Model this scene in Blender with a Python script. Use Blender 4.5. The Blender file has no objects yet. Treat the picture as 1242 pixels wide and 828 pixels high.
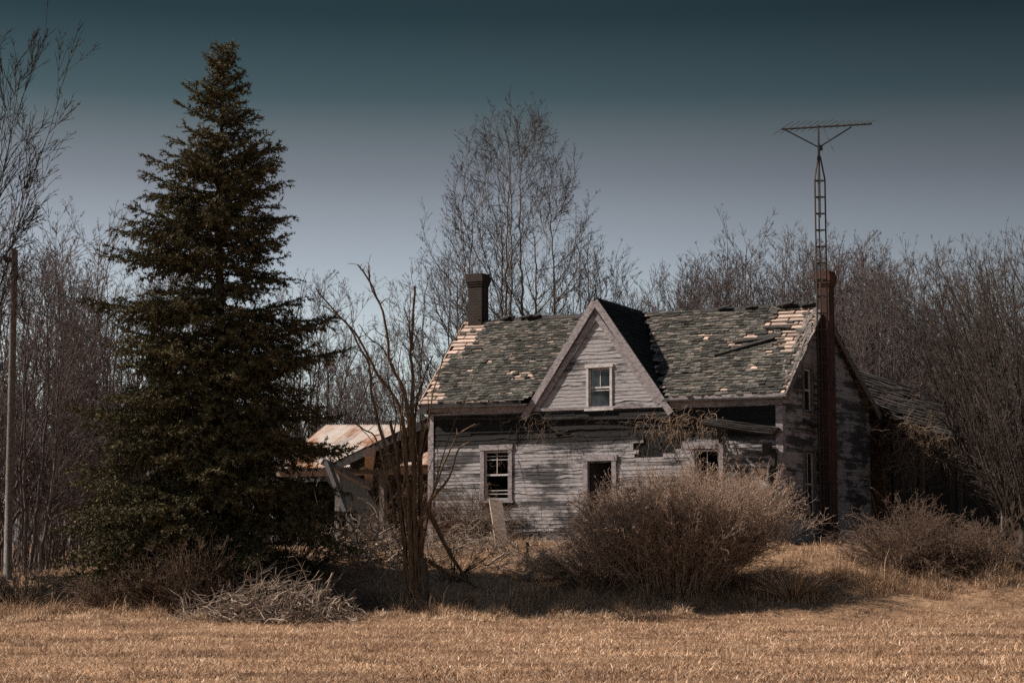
import bpy, math, random
import numpy as np
from mathutils import Vector

S = bpy.context.scene
COL = S.collection
PI = math.pi
R_ = math.radians

# ------------------------------------------------------------------ camera numbers
FPX, HORIZ, EYE = 2300.0, 660.0, 1.7
PITCH = math.atan((HORIZ - 414) / FPX)
CAM = np.array([0.0, 0.0, EYE])
_F = np.array([0, math.cos(PITCH), math.sin(PITCH)])
_U = np.array([0, -math.sin(PITCH), math.cos(PITCH)])
_X = np.array([1.0, 0, 0])


def ray(px, py):
    d = _F + (px - 621) / FPX * _X + (414 - py) / FPX * _U
    return d / d[1]


def at(px, py, Y):
    p = CAM + ray(px, py) * Y
    return (float(p[0]), float(p[1]), float(p[2]))


def ss(a, b, x):
    t = np.clip((np.asarray(x, float) - a) / (b - a), 0, 1)
    return t * t * (3 - 2 * t)


def ground(x, y):
    x = np.asarray(x, float)
    y = np.asarray(y, float)
    plate = 0.75 + 0.9 * ss(-14, -4, x)
    t = ss(40.5, 49.5, y)
    b = 0.035 * np.sin(x * 1.3 + y * .7) * np.sin(y * 1.1 - x * .35) + 0.02 * np.sin(x * 3.1 - y * 2.3) + 0.015 * np.sin(x * 4.7 + y * 3.9 + 1)
    b = b * (0.35 + 1.2 * ss(40, 43, y)) * (1 - 0.9 * ss(70, 120, y))
    return plate * t + b


_vg = np.random.RandomState(99).rand(256, 256)


def vnoise(x, y, sx, sy=None, o=0.0, octv=3):
    x = np.asarray(x, float); y = np.asarray(y, float)
    sy = sy or sx
    t, amp, tot = 0.0, 1.0, 0.0
    for k in range(octv):
        u = x / sx * 2 ** k + 37.3 * k + o; v = y / sy * 2 ** k + 91.7 * k + o
        iu, iv = np.floor(u).astype(int), np.floor(v).astype(int)
        fu, fv = u - iu, v - iv
        fu = fu * fu * (3 - 2 * fu); fv = fv * fv * (3 - 2 * fv)
        a = _vg[iu % 256, iv % 256]; b = _vg[(iu + 1) % 256, iv % 256]; c = _vg[iu % 256, (iv + 1) % 256]; d = _vg[(iu + 1) % 256, (iv + 1) % 256]
        t = t + amp * ((a * (1 - fu) + b * fu) * (1 - fv) + (c * (1 - fu) + d * fu) * fv)
        tot += amp; amp *= .55
    return t / tot


def gp(px, py):
    d = ray(px, py)
    ys = np.linspace(18, 110, 1841)
    P = CAM + d[None, :] * ys[:, None]
    h = P[:, 2] - ground(P[:, 0], P[:, 1])
    i = int(np.argmax(h <= 0)) if (h <= 0).any() else len(ys) - 1
    p = P[i]
    return (float(p[0]), float(p[1]), float(ground(p[0], p[1])))


# ------------------------------------------------------------------ objects and tags
def tag(o, label=None, cat=None, group=None, kind=None):
    if label: o['label'] = label
    if cat: o['category'] = cat
    if group: o['group'] = group
    if kind: o['kind'] = kind
    return o


def empty(name, loc=(0, 0, 0), rz=0.0):
    o = bpy.data.objects.new(name, None)
    o.empty_display_size = .2
    COL.objects.link(o)
    o.location = loc
    o.rotation_euler = (0, 0, rz)
    return o


def link(name, me, mat, parent=None):
    if mat is not None:
        me.materials.append(mat)
    o = bpy.data.objects.new(name, me)
    COL.objects.link(o)
    if parent is not None:
        o.parent = parent
    return o


def np_mesh(name, V, groups, smooth=False):
    """groups: list of (n, k) face index arrays"""
    me = bpy.data.meshes.new(name)
    V = np.ascontiguousarray(V, dtype=np.float32)
    me.vertices.add(len(V))
    me.vertices.foreach_set('co', V.ravel())
    groups = [np.asarray(g, dtype=np.int32) for g in groups if len(g)]
    nl = sum(g.size for g in groups)
    npoly = sum(len(g) for g in groups)
    me.loops.add(nl)
    me.loops.foreach_set('vertex_index', np.concatenate([g.ravel() for g in groups]))
    me.polygons.add(npoly)
    tot = np.concatenate([np.full(len(g), g.shape[1], np.int32) for g in groups])
    st = np.concatenate([[0], np.cumsum(tot)[:-1]]).astype(np.int32)
    me.polygons.foreach_set('loop_start', st)
    if smooth:
        me.polygons.foreach_set('use_smooth', np.ones(npoly, bool))
    me.update(calc_edges=True)
    me.validate()
    return me


def seg_arrays(segs, k):
    A = np.asarray(segs, float)
    p0, p1, r0, r1 = A[:, :3], A[:, 3:6], A[:, 6:7], A[:, 7:8]
    d = p1 - p0
    d /= np.maximum(np.linalg.norm(d, axis=1, keepdims=True), 1e-9)
    ref = np.where(np.abs(d[:, 2:3]) < .9, np.array([[0, 0, 1.0]]), np.array([[1.0, 0, 0]]))
    a = np.cross(d, ref)
    a /= np.linalg.norm(a, axis=1, keepdims=True)
    b = np.cross(d, a)
    n = len(A)
    V = np.zeros((n, 2 * k, 3))
    for j in range(k):
        c, s = math.cos(2 * PI * j / k), math.sin(2 * PI * j / k)
        o = a * c + b * s
        V[:, j] = p0 + o * r0
        V[:, k + j] = p1 + o * r1
    base = (np.arange(n) * 2 * k)[:, None]
    F = []
    for j in range(k):
        j2 = (j + 1) % k
        F.append(base + np.array([[j, j2, k + j2, k + j]]))
    return V.reshape(-1, 3), np.concatenate(F)


def seg_obj(name, segs, k, mat, parent=None):
    V, F = seg_arrays(segs, k)
    return link(name, np_mesh(name, V, [F], True), mat, parent)


class MB:
    """collects pieces of ONE mesh"""
    def __init__(self):
        self.v, self.f = [], []

    def quad(self, a, b, c, d):
        n = len(self.v)
        self.v += [a, b, c, d]
        self.f.append((n, n + 1, n + 2, n + 3))

    def poly(self, pts):
        n = len(self.v)
        self.v += list(pts)
        self.f.append(tuple(range(n, n + len(pts))))

    def hexa(self, p):
        n = len(self.v)
        self.v += [tuple(q) for q in p]
        for q in ((0, 3, 2, 1), (4, 5, 6, 7), (0, 1, 5, 4), (1, 2, 6, 5), (2, 3, 7, 6), (3, 0, 4, 7)):
            self.f.append(tuple(n + i for i in q))

    def box(self, x0, x1, y0, y1, z0, z1):
        self.hexa([(x0, y0, z0), (x1, y0, z0), (x1, y1, z0), (x0, y1, z0), (x0, y0, z1), (x1, y0, z1), (x1, y1, z1), (x0, y1, z1)])

    def beam(self, p0, p1, w, h, up=(0, 0, 1), n=1, jit=0.0, rng=random):
        """board from p0 to p1, width w (sideways) and h (along up)"""
        p0, p1, up = Vector(p0), Vector(p1), Vector(up)
        d = (p1 - p0).normalized()
        s = d.cross(up)
        if s.length < 1e-5:
            s = d.cross(Vector((1, 0, 0)))
        s.normalize()
        u = s.cross(d).normalized()
        prev = None
        for i in range(n + 1):
            c = p0.lerp(p1, i / n)
            jj = [Vector((rng.uniform(-jit, jit), rng.uniform(-jit, jit), rng.uniform(-jit, jit))) for _ in range(4)]
            ring = [c - s * w / 2 - u * h / 2 + jj[0], c + s * w / 2 - u * h / 2 + jj[1], c + s * w / 2 + u * h / 2 + jj[2], c - s * w / 2 + u * h / 2 + jj[3]]
            m = len(self.v)
            self.v += [tuple(q) for q in ring]
            if prev is None:
                self.f.append((m + 3, m + 2, m + 1, m))
            else:
                for j in range(4):
                    self.f.append((prev + j, prev + (j + 1) % 4, m + (j + 1) % 4, m + j))
            prev = m
        self.f.append((prev, prev + 1, prev + 2, prev + 3))

    def tube(self, pts, rad, k=8, cap=True):
        prev = None
        pts = [Vector(p) for p in pts]
        for i, c in enumerate(pts):
            d = (pts[min(i + 1, len(pts) - 1)] - pts[max(i - 1, 0)]).normalized()
            ref = Vector((1, 0, 0)) if abs(d.z) > .7 else Vector((0, 0, 1))
            a = d.cross(ref).normalized()
            b = d.cross(a)
            r = rad[i] if isinstance(rad, (list, tuple)) else rad
            m = len(self.v)
            for j in range(k):
                t = 2 * PI * j / k
                self.v.append(tuple(c + (a * math.cos(t) + b * math.sin(t)) * r))
            if prev is not None:
                for j in range(k):
                    self.f.append((prev + j, prev + (j + 1) % k, m + (j + 1) % k, m + j))
            elif cap:
                self.f.append(tuple(m + j for j in range(k)))
            prev = m
        if cap:
            self.f.append(tuple(prev + j for j in reversed(range(k))))

    def build(self, name, mat, parent=None, smooth=False):
        me = bpy.data.meshes.new(name)
        me.from_pydata([tuple(p) for p in self.v], [], self.f)
        if smooth:
            me.polygons.foreach_set('use_smooth', np.ones(len(me.polygons), bool))
        me.update()
        return link(name, me, mat, parent)


# ------------------------------------------------------------------ materials
def new_mat(name, rough=.9, spec=.2):
    m = bpy.data.materials.new(name)
    m.use_nodes = True
    nt = m.node_tree
    b = nt.nodes['Principled BSDF']
    b.inputs['Roughness'].default_value = rough
    b.inputs['Specular IOR Level'].default_value = spec
    return m, nt, b


def N(nt, t, **kw):
    n = nt.nodes.new(t)
    for k, v in kw.items():
        setattr(n, k, v)
    return n


def noise(nt, scale=(1, 1, 1), sc=1.0, detail=4, rough=.6, coord='Object'):
    tc = N(nt, 'ShaderNodeTexCoord')
    mp = N(nt, 'ShaderNodeMapping')
    mp.inputs['Scale'].default_value = scale
    nt.links.new(tc.outputs[coord], mp.inputs['Vector'])
    nz = N(nt, 'ShaderNodeTexNoise')
    nz.inputs['Scale'].default_value = sc
    nz.inputs['Detail'].default_value = detail
    nz.inputs['Roughness'].default_value = rough
    nt.links.new(mp.outputs[0], nz.inputs['Vector'])
    return nz.outputs['Fac']


def ramp(nt, fac, stops, interp='LINEAR'):
    r = N(nt, 'ShaderNodeValToRGB')
    r.color_ramp.interpolation = interp
    el = r.color_ramp.elements
    while len(el) < len(stops):
        el.new(.5)
    for e, (p, c) in zip(el, stops):
        e.position = p
        e.color = (c[0], c[1], c[2], 1) if len(c) == 3 else c
    nt.links.new(fac, r.inputs['Fac'])
    return r.outputs['Color']


def mixc(nt, fac, a, b, mode='MIX'):
    m = N(nt, 'ShaderNodeMix', data_type='RGBA', blend_type=mode)
    for sock, val in ((m.inputs[0], fac), (m.inputs[6], a), (m.inputs[7], b)):
        if isinstance(val, (int, float)):
            sock.default_value = val
        elif isinstance(val, tuple):
            sock.default_value = (*val, 1) if len(val) == 3 else val
        else:
            nt.links.new(val, sock)
    return m.outputs[2]


def math_(nt, op, a, b=None, clamp=False):
    m = N(nt, 'ShaderNodeMath', operation=op, use_clamp=clamp)
    for i, v in enumerate((a, b)):
        if v is None: continue
        if isinstance(v, (int, float)):
            m.inputs[i].default_value = v
        else:
            nt.links.new(v, m.inputs[i])
    return m.outputs[0]


def mrange(nt, v, a, b, c=0.0, d=1.0):
    m = N(nt, 'ShaderNodeMapRange')
    nt.links.new(v, m.inputs[0])
    for i, q in enumerate((a, b, c, d)):
        m.inputs[i + 1].default_value = q
    return m.outputs[0]


def island(nt):
    return N(nt, 'ShaderNodeNewGeometry').outputs['Random Per Island']


def bump(nt, b, h, strength=.5, dist=.02):
    bp = N(nt, 'ShaderNodeBump')
    bp.inputs['Strength'].default_value = strength
    bp.inputs['Distance'].default_value = dist
    nt.links.new(h, bp.inputs['Height'])
    nt.links.new(bp.outputs[0], b.inputs['Normal'])


def wood_mat(name, c0, c1, c2, scale=(3, 3, 3), vary=.5, rough=.9):
    m, nt, b = new_mat(name, rough)
    n1 = noise(nt, scale, 2.0, 8, .65)
    col = ramp(nt, n1, [(.3, c0), (.52, c1), (.75, c2)])
    isl = mrange(nt, island(nt), 0, 1, 1 - vary, 1 + vary * .6)
    col = mixc(nt, 1.0, col, isl, 'MULTIPLY')
    nt.links.new(col, b.inputs['Base Color'])
    bump(nt, b, n1, .6, .01)
    return m


def siding_mat(name, band=False, dark=0.0):
    m, nt, b = new_mat(name, .85, .25)
    streak = noise(nt, (1.1, 1.1, 16), 1.0, 9, .68)
    blot = noise(nt, (.6, .6, 1.3), 1.0, 7, .68)
    fine = noise(nt, (5, 5, 60), 1.0, 6, .7)
    tc = N(nt, 'ShaderNodeTexCoord')
    sep = N(nt, 'ShaderNodeSeparateXYZ')
    nt.links.new(tc.outputs['Object'], sep.inputs[0])
    z = sep.outputs[2]
    # worn = 1 where the paint is gone
    w = math_(nt, 'ADD', math_(nt, 'MULTIPLY', streak, 1.0), math_(nt, 'MULTIPLY', blot, 1.6))
    w = math_(nt, 'ADD', w, math_(nt, 'MULTIPLY', math_(nt, 'SUBTRACT', island(nt), .5), .22))
    w = math_(nt, 'ADD', w, dark)
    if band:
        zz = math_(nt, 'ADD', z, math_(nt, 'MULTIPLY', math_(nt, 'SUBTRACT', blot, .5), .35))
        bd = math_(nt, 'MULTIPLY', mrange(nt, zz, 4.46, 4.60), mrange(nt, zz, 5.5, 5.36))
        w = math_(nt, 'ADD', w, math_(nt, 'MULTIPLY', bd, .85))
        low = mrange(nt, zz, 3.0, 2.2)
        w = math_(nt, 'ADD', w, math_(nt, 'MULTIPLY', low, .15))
    worn = mrange(nt, w, 1.20, 1.40)
    paint = ramp(nt, fine, [(.3, (.15, .142, .156)), (.55, (.345, .333, .35)), (.8, (.51, .495, .508))])
    wood = ramp(nt, fine, [(.3, (.022, .024, .028)), (.6, (.065, .065, .073)), (.8, (.14, .135, .145))])
    col = mixc(nt, worn, paint, wood)
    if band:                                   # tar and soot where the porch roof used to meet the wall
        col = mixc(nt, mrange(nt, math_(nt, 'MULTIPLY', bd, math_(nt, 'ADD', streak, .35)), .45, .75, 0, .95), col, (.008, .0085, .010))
    nt.links.new(col, b.inputs['Base Color'])
    bump(nt, b, math_(nt, 'ADD', fine, math_(nt, 'MULTIPLY', worn, -.4)), .5, .008)
    return m


def bark_mat(name, c0, c1, scale=(8, 8, 2.5)):
    m, nt, b = new_mat(name, .95, .1)
    n1 = noise(nt, scale, 2.0, 5, .65)
    col = ramp(nt, n1, [(.32, c0), (.68, c1)])
    nt.links.new(col, b.inputs['Base Color'])
    return m


def island_mat(name, stops, big=None, rough=.9, transl=0.0, spec=.1):
    """colour differs blade by blade; big = (scale, colour, amount) adds broad patches"""
    m, nt, b = new_mat(name, rough, spec)
    col = ramp(nt, island(nt), stops)
    if big:
        n1 = noise(nt, big[0], 1.0, 4, .6)
        col = mixc(nt, mrange(nt, n1, .42, .62, 0, big[2]), col, big[1])
    nt.links.new(col, b.inputs['Base Color'])
    if transl:
        out = nt.nodes['Material Output']
        t = N(nt, 'ShaderNodeBsdfTranslucent')
        nt.links.new(col, t.inputs['Color'])
        mx = N(nt, 'ShaderNodeMixShader')
        mx.inputs[0].default_value = transl
        nt.links.new(b.outputs[0], mx.inputs[1])
        nt.links.new(t.outputs[0], mx.inputs[2])
        nt.links.new(mx.outputs[0], out.inputs['Surface'])
    return m


M = {}
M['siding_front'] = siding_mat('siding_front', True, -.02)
M['siding_gable'] = siding_mat('siding_gable', False, 0.0)
M['siding_dark'] = siding_mat('siding_dark', False, .3)
M['siding_dormer'] = siding_mat('siding_dormer', False, -.16)
M['trim'] = wood_mat('trim_paint', (.10, .095, .10), (.27, .245, .265), (.40, .37, .385), (4, 4, 9), .15)
M['sash'] = wood_mat('sash_paint', (.30, .29, .30), (.50, .48, .49), (.62, .60, .60), (5, 5, 5), .1)
M['wood_grey'] = wood_mat('wood_grey', (.06, .055, .055), (.15, .135, .13), (.28, .25, .235), (6, 6, 6), .4)
M['wood_pale'] = wood_mat('wood_pale', (.20, .15, .12), (.38, .29, .24), (.52, .42, .36), (4, 4, 9), .35)
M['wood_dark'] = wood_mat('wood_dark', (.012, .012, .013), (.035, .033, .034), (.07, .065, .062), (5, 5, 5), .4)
M['sheathing'] = wood_mat('sheathing_wood', (.20, .15, .13), (.40, .31, .265), (.52, .42, .37), (3, 9, 9), .45)
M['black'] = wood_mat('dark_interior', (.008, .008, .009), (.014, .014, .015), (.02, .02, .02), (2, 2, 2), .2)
M['rubble'] = wood_mat('foundation_stone', (.06, .055, .05), (.14, .125, .115), (.22, .2, .185), (3, 3, 3), .4)


def shingle_mat(name, stops, moss):
    m, nt, b = new_mat(name, .95, .12)
    col = ramp(nt, island(nt), stops)
    n1 = noise(nt, (.9, .9, .9), 1.0, 5, .65)
    col = mixc(nt, mrange(nt, n1, .5, .68, 0, .75), col, moss)
    n2 = noise(nt, (9, 9, 9), 1.0, 5, .7)
    col = mixc(nt, 1.0, col, mrange(nt, n2, .25, .75, .55, 1.4), 'MULTIPLY')
    nt.links.new(col, b.inputs['Base Color'])
    bump(nt, b, n2, .7, .012)
    return m


M['shingle'] = shingle_mat('shingle_green_grey', [(0, (.026, .026, .025)), (.35, (.056, .056, .052)), (.75, (.090, .088, .081)), (.96, (.125, .117, .106)), (1, (.18, .15, .128))], (.024, .024, .022))
M['shingle_black'] = shingle_mat('shingle_shaded', [(0, (.010, .012, .013)), (.6, (.018, .020, .021)), (1, (.03, .03, .03))], (.012, .013, .013))  # shade of the dormer's right slope, put into a near-black shingle colour
M['shake'] = shingle_mat('old_shakes', [(0, (.028, .026, .026)), (.5, (.052, .048, .047)), (1, (.09, .082, .077))], (.026, .024, .023))


def brick_mat(name, c1, c2, mortar, vec='xz'):
    m, nt, b = new_mat(name, .92, .15)
    tc = N(nt, 'ShaderNodeTexCoord')
    sep = N(nt, 'ShaderNodeSeparateXYZ')
    nt.links.new(tc.outputs['Object'], sep.inputs[0])
    cmb = N(nt, 'ShaderNodeCombineXYZ')
    nt.links.new(math_(nt, 'ADD', sep.outputs[0], sep.outputs[1]), cmb.inputs[0])
    nt.links.new(sep.outputs[2], cmb.inputs[1])
    br = N(nt, 'ShaderNodeTexBrick')
    br.inputs['Scale'].default_value = 1.0
    br.inputs['Brick Width'].default_value = .215
    br.inputs['Row Height'].default_value = .075
    br.inputs['Mortar Size'].default_value = .010
    br.inputs['Color1'].default_value = (*c1, 1)
    br.inputs['Color2'].default_value = (*c2, 1)
    br.inputs['Mortar'].default_value = (*mortar, 1)
    nt.links.new(cmb.outputs[0], br.inputs['Vector'])
    n2 = noise(nt, (2.2, 2.2, 1.1), 1.0, 6, .65)
    col = mixc(nt, mrange(nt, n2, .45, .65, 0, .75), br.outputs['Color'], (.03, .024, .022))
    nt.links.new(col, b.inputs['Base Color'])
    bump(nt, b, br.outputs['Fac'], -.6, .015)
    return m


M['brick'] = brick_mat('brick_red', (.125, .05, .036), (.07, .034, .028), (.06, .052, .048))
M['brick_sooty'] = brick_mat('brick_sooty', (.042, .030, .028), (.026, .021, .020), (.062, .056, .053))

m, nt, b = new_mat('mast_metal', .6, .4)
nz = noise(nt, (3, 3, 3), 2.0, 4)
nt.links.new(ramp(nt, nz, [(.4, (.035, .037, .04)), (.7, (.09, .07, .06))]), b.inputs['Base Color'])
b.inputs['Metallic'].default_value = .3
M['metal'] = m

m, nt, b = new_mat('rusted_sheet', .65, .35)
st = noise(nt, (15, .35, .35), 1.0, 7, .75)
bl = noise(nt, (.8, .8, .8), 1.0, 4, .6)
f = math_(nt, 'ADD', st, math_(nt, 'MULTIPLY', math_(nt, 'SUBTRACT', bl, .5), .9))
nt.links.new(ramp(nt, f, [(.40, (.72, .66, .62)), (.52, (.60, .48, .41)), (.58, (.42, .20, .095)), (.74, (.24, .105, .05))]), b.inputs['Base Color'])
M['rust'] = m

m, nt, b = new_mat('window_glass', .06, .6)
b.inputs['Base Color'].default_value = (.012, .015, .018, 1)
nz = noise(nt, (1.2, 1.2, 1.2), 1.0, 2)
bump(nt, b, nz, .15, .03)
M['glass'] = m

M['bark_far'] = bark_mat('bark_far', (.055, .047, .047), (.135, .112, .11))
M['twig_far'] = bark_mat('twig_far', (.07, .057, .056), (.145, .118, .115), (2, 2, 2))
M['bark_tall'] = bark_mat('bark_tall', (.08, .068, .058), (.24, .20, .17))
M['twig_tall'] = bark_mat('twig_tall', (.035, .029, .027), (.085, .068, .06), (2, 2, 2))
M['twig_right'] = bark_mat('twig_right', (.055, .046, .043), (.12, .098, .09), (2, 2, 2))
M['bark_dark'] = bark_mat('bark_dark', (.03, .026, .024), (.09, .075, .065))
M['bark_black'] = bark_mat('bark_black', (.018, .016, .015), (.055, .047, .043))
M['bark_dead'] = bark_mat('bark_dead', (.04, .031, .025), (.19, .13, .085), (14, 14, 3))
M['bark_spruce'] = bark_mat('bark_spruce', (.03, .024, .02), (.08, .06, .05))
M['stick'] = bark_mat('weathered_stick', (.16, .125, .10), (.42, .34, .285), (9, 9, 9))
M['vine'] = bark_mat('dry_vine', (.14, .10, .075), (.36, .27, .20), (9, 9, 9))
M['bramble'] = bark_mat('bramble', (.085, .062, .05), (.22, .155, .12), (6, 6, 6))
M['shrub'] = island_mat('shrub_twigs', [(0, (.16, .115, .09)), (.5, (.34, .25, .195)), (.85, (.46, .34, .27)), (1, (.6, .47, .38))])
M['needle'] = island_mat('spruce_needles', [(0, (.042, .044, .026)), (.5, (.085, .078, .041)), (.85, (.155, .125, .066)), (1, (.25, .19, .105))], ((.8, .8, .8), (.055, .058, .032), .6), .8)
M['grass_short'] = island_mat('mown_dry_grass', [(0, (.10, .06, .04)), (.3, (.38, .232, .14)), (.68, (.65, .425, .272)), (.9, (.85, .635, .46)), (1, (.92, .80, .68))], ((.30, .9, .5), (.16, .095, .066), .85), .9, .25)
M['grass_tall'] = island_mat('tall_dry_grass', [(0, (.17, .105, .066)), (.4, (.36, .235, .152)), (.8, (.56, .40, .28)), (1, (.74, .59, .45))], ((.5, .5, .5), (.22, .14, .09), .5), .9, .25)

M['straw'] = island_mat('pale_straw', [(0, (.22, .145, .095)), (.4, (.48, .33, .22)), (.8, (.72, .55, .40)), (1, (.90, .76, .62))], None, .85, .25)
M['weed'] = island_mat('dry_weed', [(0, (.07, .045, .03)), (.5, (.15, .095, .062)), (1, (.28, .185, .125))], None, .9, .15)

m, nt, b = new_mat('field_soil', .98, .05)
n1 = noise(nt, (.22, .55, .5), 1.0, 5, .65)
n2 = noise(nt, (6, 9, 6), 1.0, 6, .7)
c = ramp(nt, n2, [(.3, (.12, .075, .048)), (.55, (.27, .175, .112)), (.75, (.42, .29, .195))])
c = mixc(nt, mrange(nt, n1, .42, .62, 0, .6), c, (.14, .088, .056))
nt.links.new(c, b.inputs['Base Color'])
bump(nt, b, n2, .8, .05)
M['soil'] = m

# ------------------------------------------------------------------ ground
xs = np.concatenate([-np.geomspace(1500, 27, 22), np.arange(-26, 26.01, .35), np.geomspace(27, 1500, 22)])
ys = np.concatenate([[-300, -80, -20, 0, 8, 14], np.arange(18, 66, .35), np.geomspace(67, 2500, 28)])
gx, gy = np.meshgrid(xs, ys)
gz = ground(gx, gy)
V = np.stack([gx.ravel(), gy.ravel(), gz.ravel()], 1)
nx, ny = len(xs), len(ys)
ii = (np.arange(ny - 1)[:, None] * nx + np.arange(nx - 1)[None, :]).ravel()
Fq = np.stack([ii, ii + 1, ii + nx + 1, ii + nx], 1)
g_o = link('ground', np_mesh('ground', V, [Fq], True), M['soil'])
tag(g_o, kind='structure')


def blades(rs, x, y, h, w, lean, curl=0.0):
    """grass blades: one bent two-triangle strip each"""
    n = len(x)
    z = ground(x, y) - .01
    az = rs.uniform(0, 2 * PI, n)
    l = np.clip(rs.normal(lean, .28, n), 0, 1.35)
    wz = az + rs.uniform(.8, 2.3, n)
    wx, wy = np.cos(wz) * w / 2, np.sin(wz) * w / 2
    P = np.stack([x, y, z], 1)
    D = np.stack([np.sin(l) * np.cos(az), np.sin(l) * np.sin(az), np.cos(l)], 1)
    l2 = np.clip(l + curl * rs.uniform(.4, 1.6, n), 0, 2.2)
    D2 = np.stack([np.sin(l2) * np.cos(az), np.sin(l2) * np.sin(az), np.cos(l2)], 1)
    W = np.stack([wx, wy, np.zeros(n)], 1)
    Mid = P + D * (h * .55)[:, None]
    Tip = Mid + D2 * (h * .45)[:, None]
    V = np.stack([P - W, P + W, Mid + W * .7, Mid - W * .7, Tip], 1).reshape(-1, 3)
    b_ = (np.arange(n) * 5)[:, None]
    return V, b_ + np.array([[0, 1, 2, 3]]), b_ + np.array([[3, 2, 4]])


def edge_y(x):
    return 42.6 + .22 * np.clip(x - 1, 0, 99) + .25 * np.sin(x * 1.7) + .15 * np.sin(x * 4.3)


rs = np.random.RandomState(4)
# mown field: more blades close to the camera
n = 620000
u = rs.uniform(0, 1, n)
y = 20.5 + (50 - 20.5) * u ** 1.05
x = rs.uniform(-1, 1, n) * (.29 * y + 2.0)
keep = y < edge_y(x) + 1.0
x, y = x[keep], y[keep]
patch = vnoise(x, y, 3.0, 1.6)
fine = vnoise(x, y, .45, .45, 5.0, 2)
kk = rs.rand(len(x)) < np.clip(.25 + 1.5 * fine, 0, 1) * np.clip(-.1 + 2.0 * patch, .06, 1)
x, y, patch, fine = x[kk], y[kk], patch[kk], fine[kk]
h = rs.uniform(.03, .11, len(x)) * (.45 + .6 * patch + .7 * fine) * rs.choice([1, 1, 1, 1, 1.7], len(x))
V, Fa, Fb = blades(rs, x, y, h, rs.uniform(.008, .02, len(x)), 1.0, .5)
tag(link('mown_grass', np_mesh('mown_grass', V, [Fa, Fb]), M['grass_short']), 'short mown dry tan grass covering the field in front', 'grass', kind='stuff')

# broken straw lying on the field, and darker weeds standing in it
rs = np.random.RandomState(44)
n = 52000
y = 20.5 + 23 * rs.uniform(0, 1, n); x = rs.uniform(-1, 1, n) * (.29 * y + 2)
kk = (vnoise(x, y, 1.1, .8, 3.0) > rs.uniform(.25, .75, n)) & (y < edge_y(x) + .6)
x, y = x[kk], y[kk]
V, Fa, Fb = blades(rs, x, y, rs.uniform(.08, .36, len(x)), rs.uniform(.006, .014, len(x)), 1.25, .3)
tag(link('loose_straw', np_mesh('loose_straw', V, [Fa, Fb]), M['grass_tall']), 'broken pale straw lying on the mown field', 'straw', kind='stuff')
cx = rs.uniform(-15, 16, 1500); cy = rs.uniform(21, 44, 1500)
kk = (vnoise(cx, cy, 5, 1.6, 8.0) > .52) & (cy < edge_y(cx))
cx, cy = cx[kk], cy[kk]
m_ = rs.randint(12, 60, len(cx))
x = np.repeat(cx, m_) + rs.normal(0, .17, m_.sum()); y = np.repeat(cy, m_) + rs.normal(0, .1, m_.sum())
V, Fa, Fb = blades(rs, x, y, rs.uniform(.05, .15, len(x)), rs.uniform(.008, .018, len(x)), .7, .8)
tag(link('field_weeds', np_mesh('field_weeds', V, [Fa, Fb]), M['weed']), 'small dark dry weeds scattered over the mown field', 'weeds', kind='stuff')

# tall grass: a strip along the edge of the field and tussocks up the bank
def strip(n, y0, y1, hmin, hmax, seed, xr=(-17, 17), clump=.5):
    rs = np.random.RandomState(seed)
    x = rs.uniform(xr[0], xr[1], n)
    o = rs.uniform(y0, y1, n)
    y = edge_y(x) + o
    f = np.sin(x * 2.1 + y * 1.3) + np.sin(x * 4.9 - y * 2.2 + 1) + np.sin(x * 9.1 + y * 5.3) * .8
    k = f > rs.uniform(-2.2, 2.0 * clump * 2, n)
    x, y, f = x[k], y[k], f[k]
    h = rs.uniform(hmin, hmax, len(x)) * (.7 + .18 * f) * rs.choice([1, 1, 1, 1.5], len(x))
    return x, y, np.clip(h, .06, 1.2) * (1 - .55 * ((x > -10) & (x < 0) & (o[k] > 3)))


x, y, h = strip(42000, -1.1, .5, .08, .26, 7, xr=(-17, 4), clump=.4)
rs = np.random.RandomState(10)
V, Fa, Fb = blades(rs, x, y, h, rs.uniform(.008, .018, len(x)), .75, .8)
tag(link('pale_straw', np_mesh('pale_straw', V, [Fa, Fb]), M['straw']), 'pale bent straw in a fringe along the left edge of the field', 'straw', kind='stuff')
parts = [strip(70000, -.5, 1.2, .12, .34, 1, clump=.35), strip(90000, .6, 9.5, .10, .36, 2, xr=(-18, 19)), strip(9000, -.1, 1.4, .35, .7, 3)]
x = np.concatenate([p[0] for p in parts]); y = np.concatenate([p[1] for p in parts]); h = np.concatenate([p[2] for p in parts])
rs = np.random.RandomState(9)
V, Fa, Fb = blades(rs, x, y, h, rs.uniform(.008, .017, len(x)), .55, .7)
tag(link('tall_grass', np_mesh('tall_grass', V, [Fa, Fb]), M['grass_tall']), 'matted tall dead grass along the edge of the field and round the house', 'grass', kind='stuff')


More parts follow.
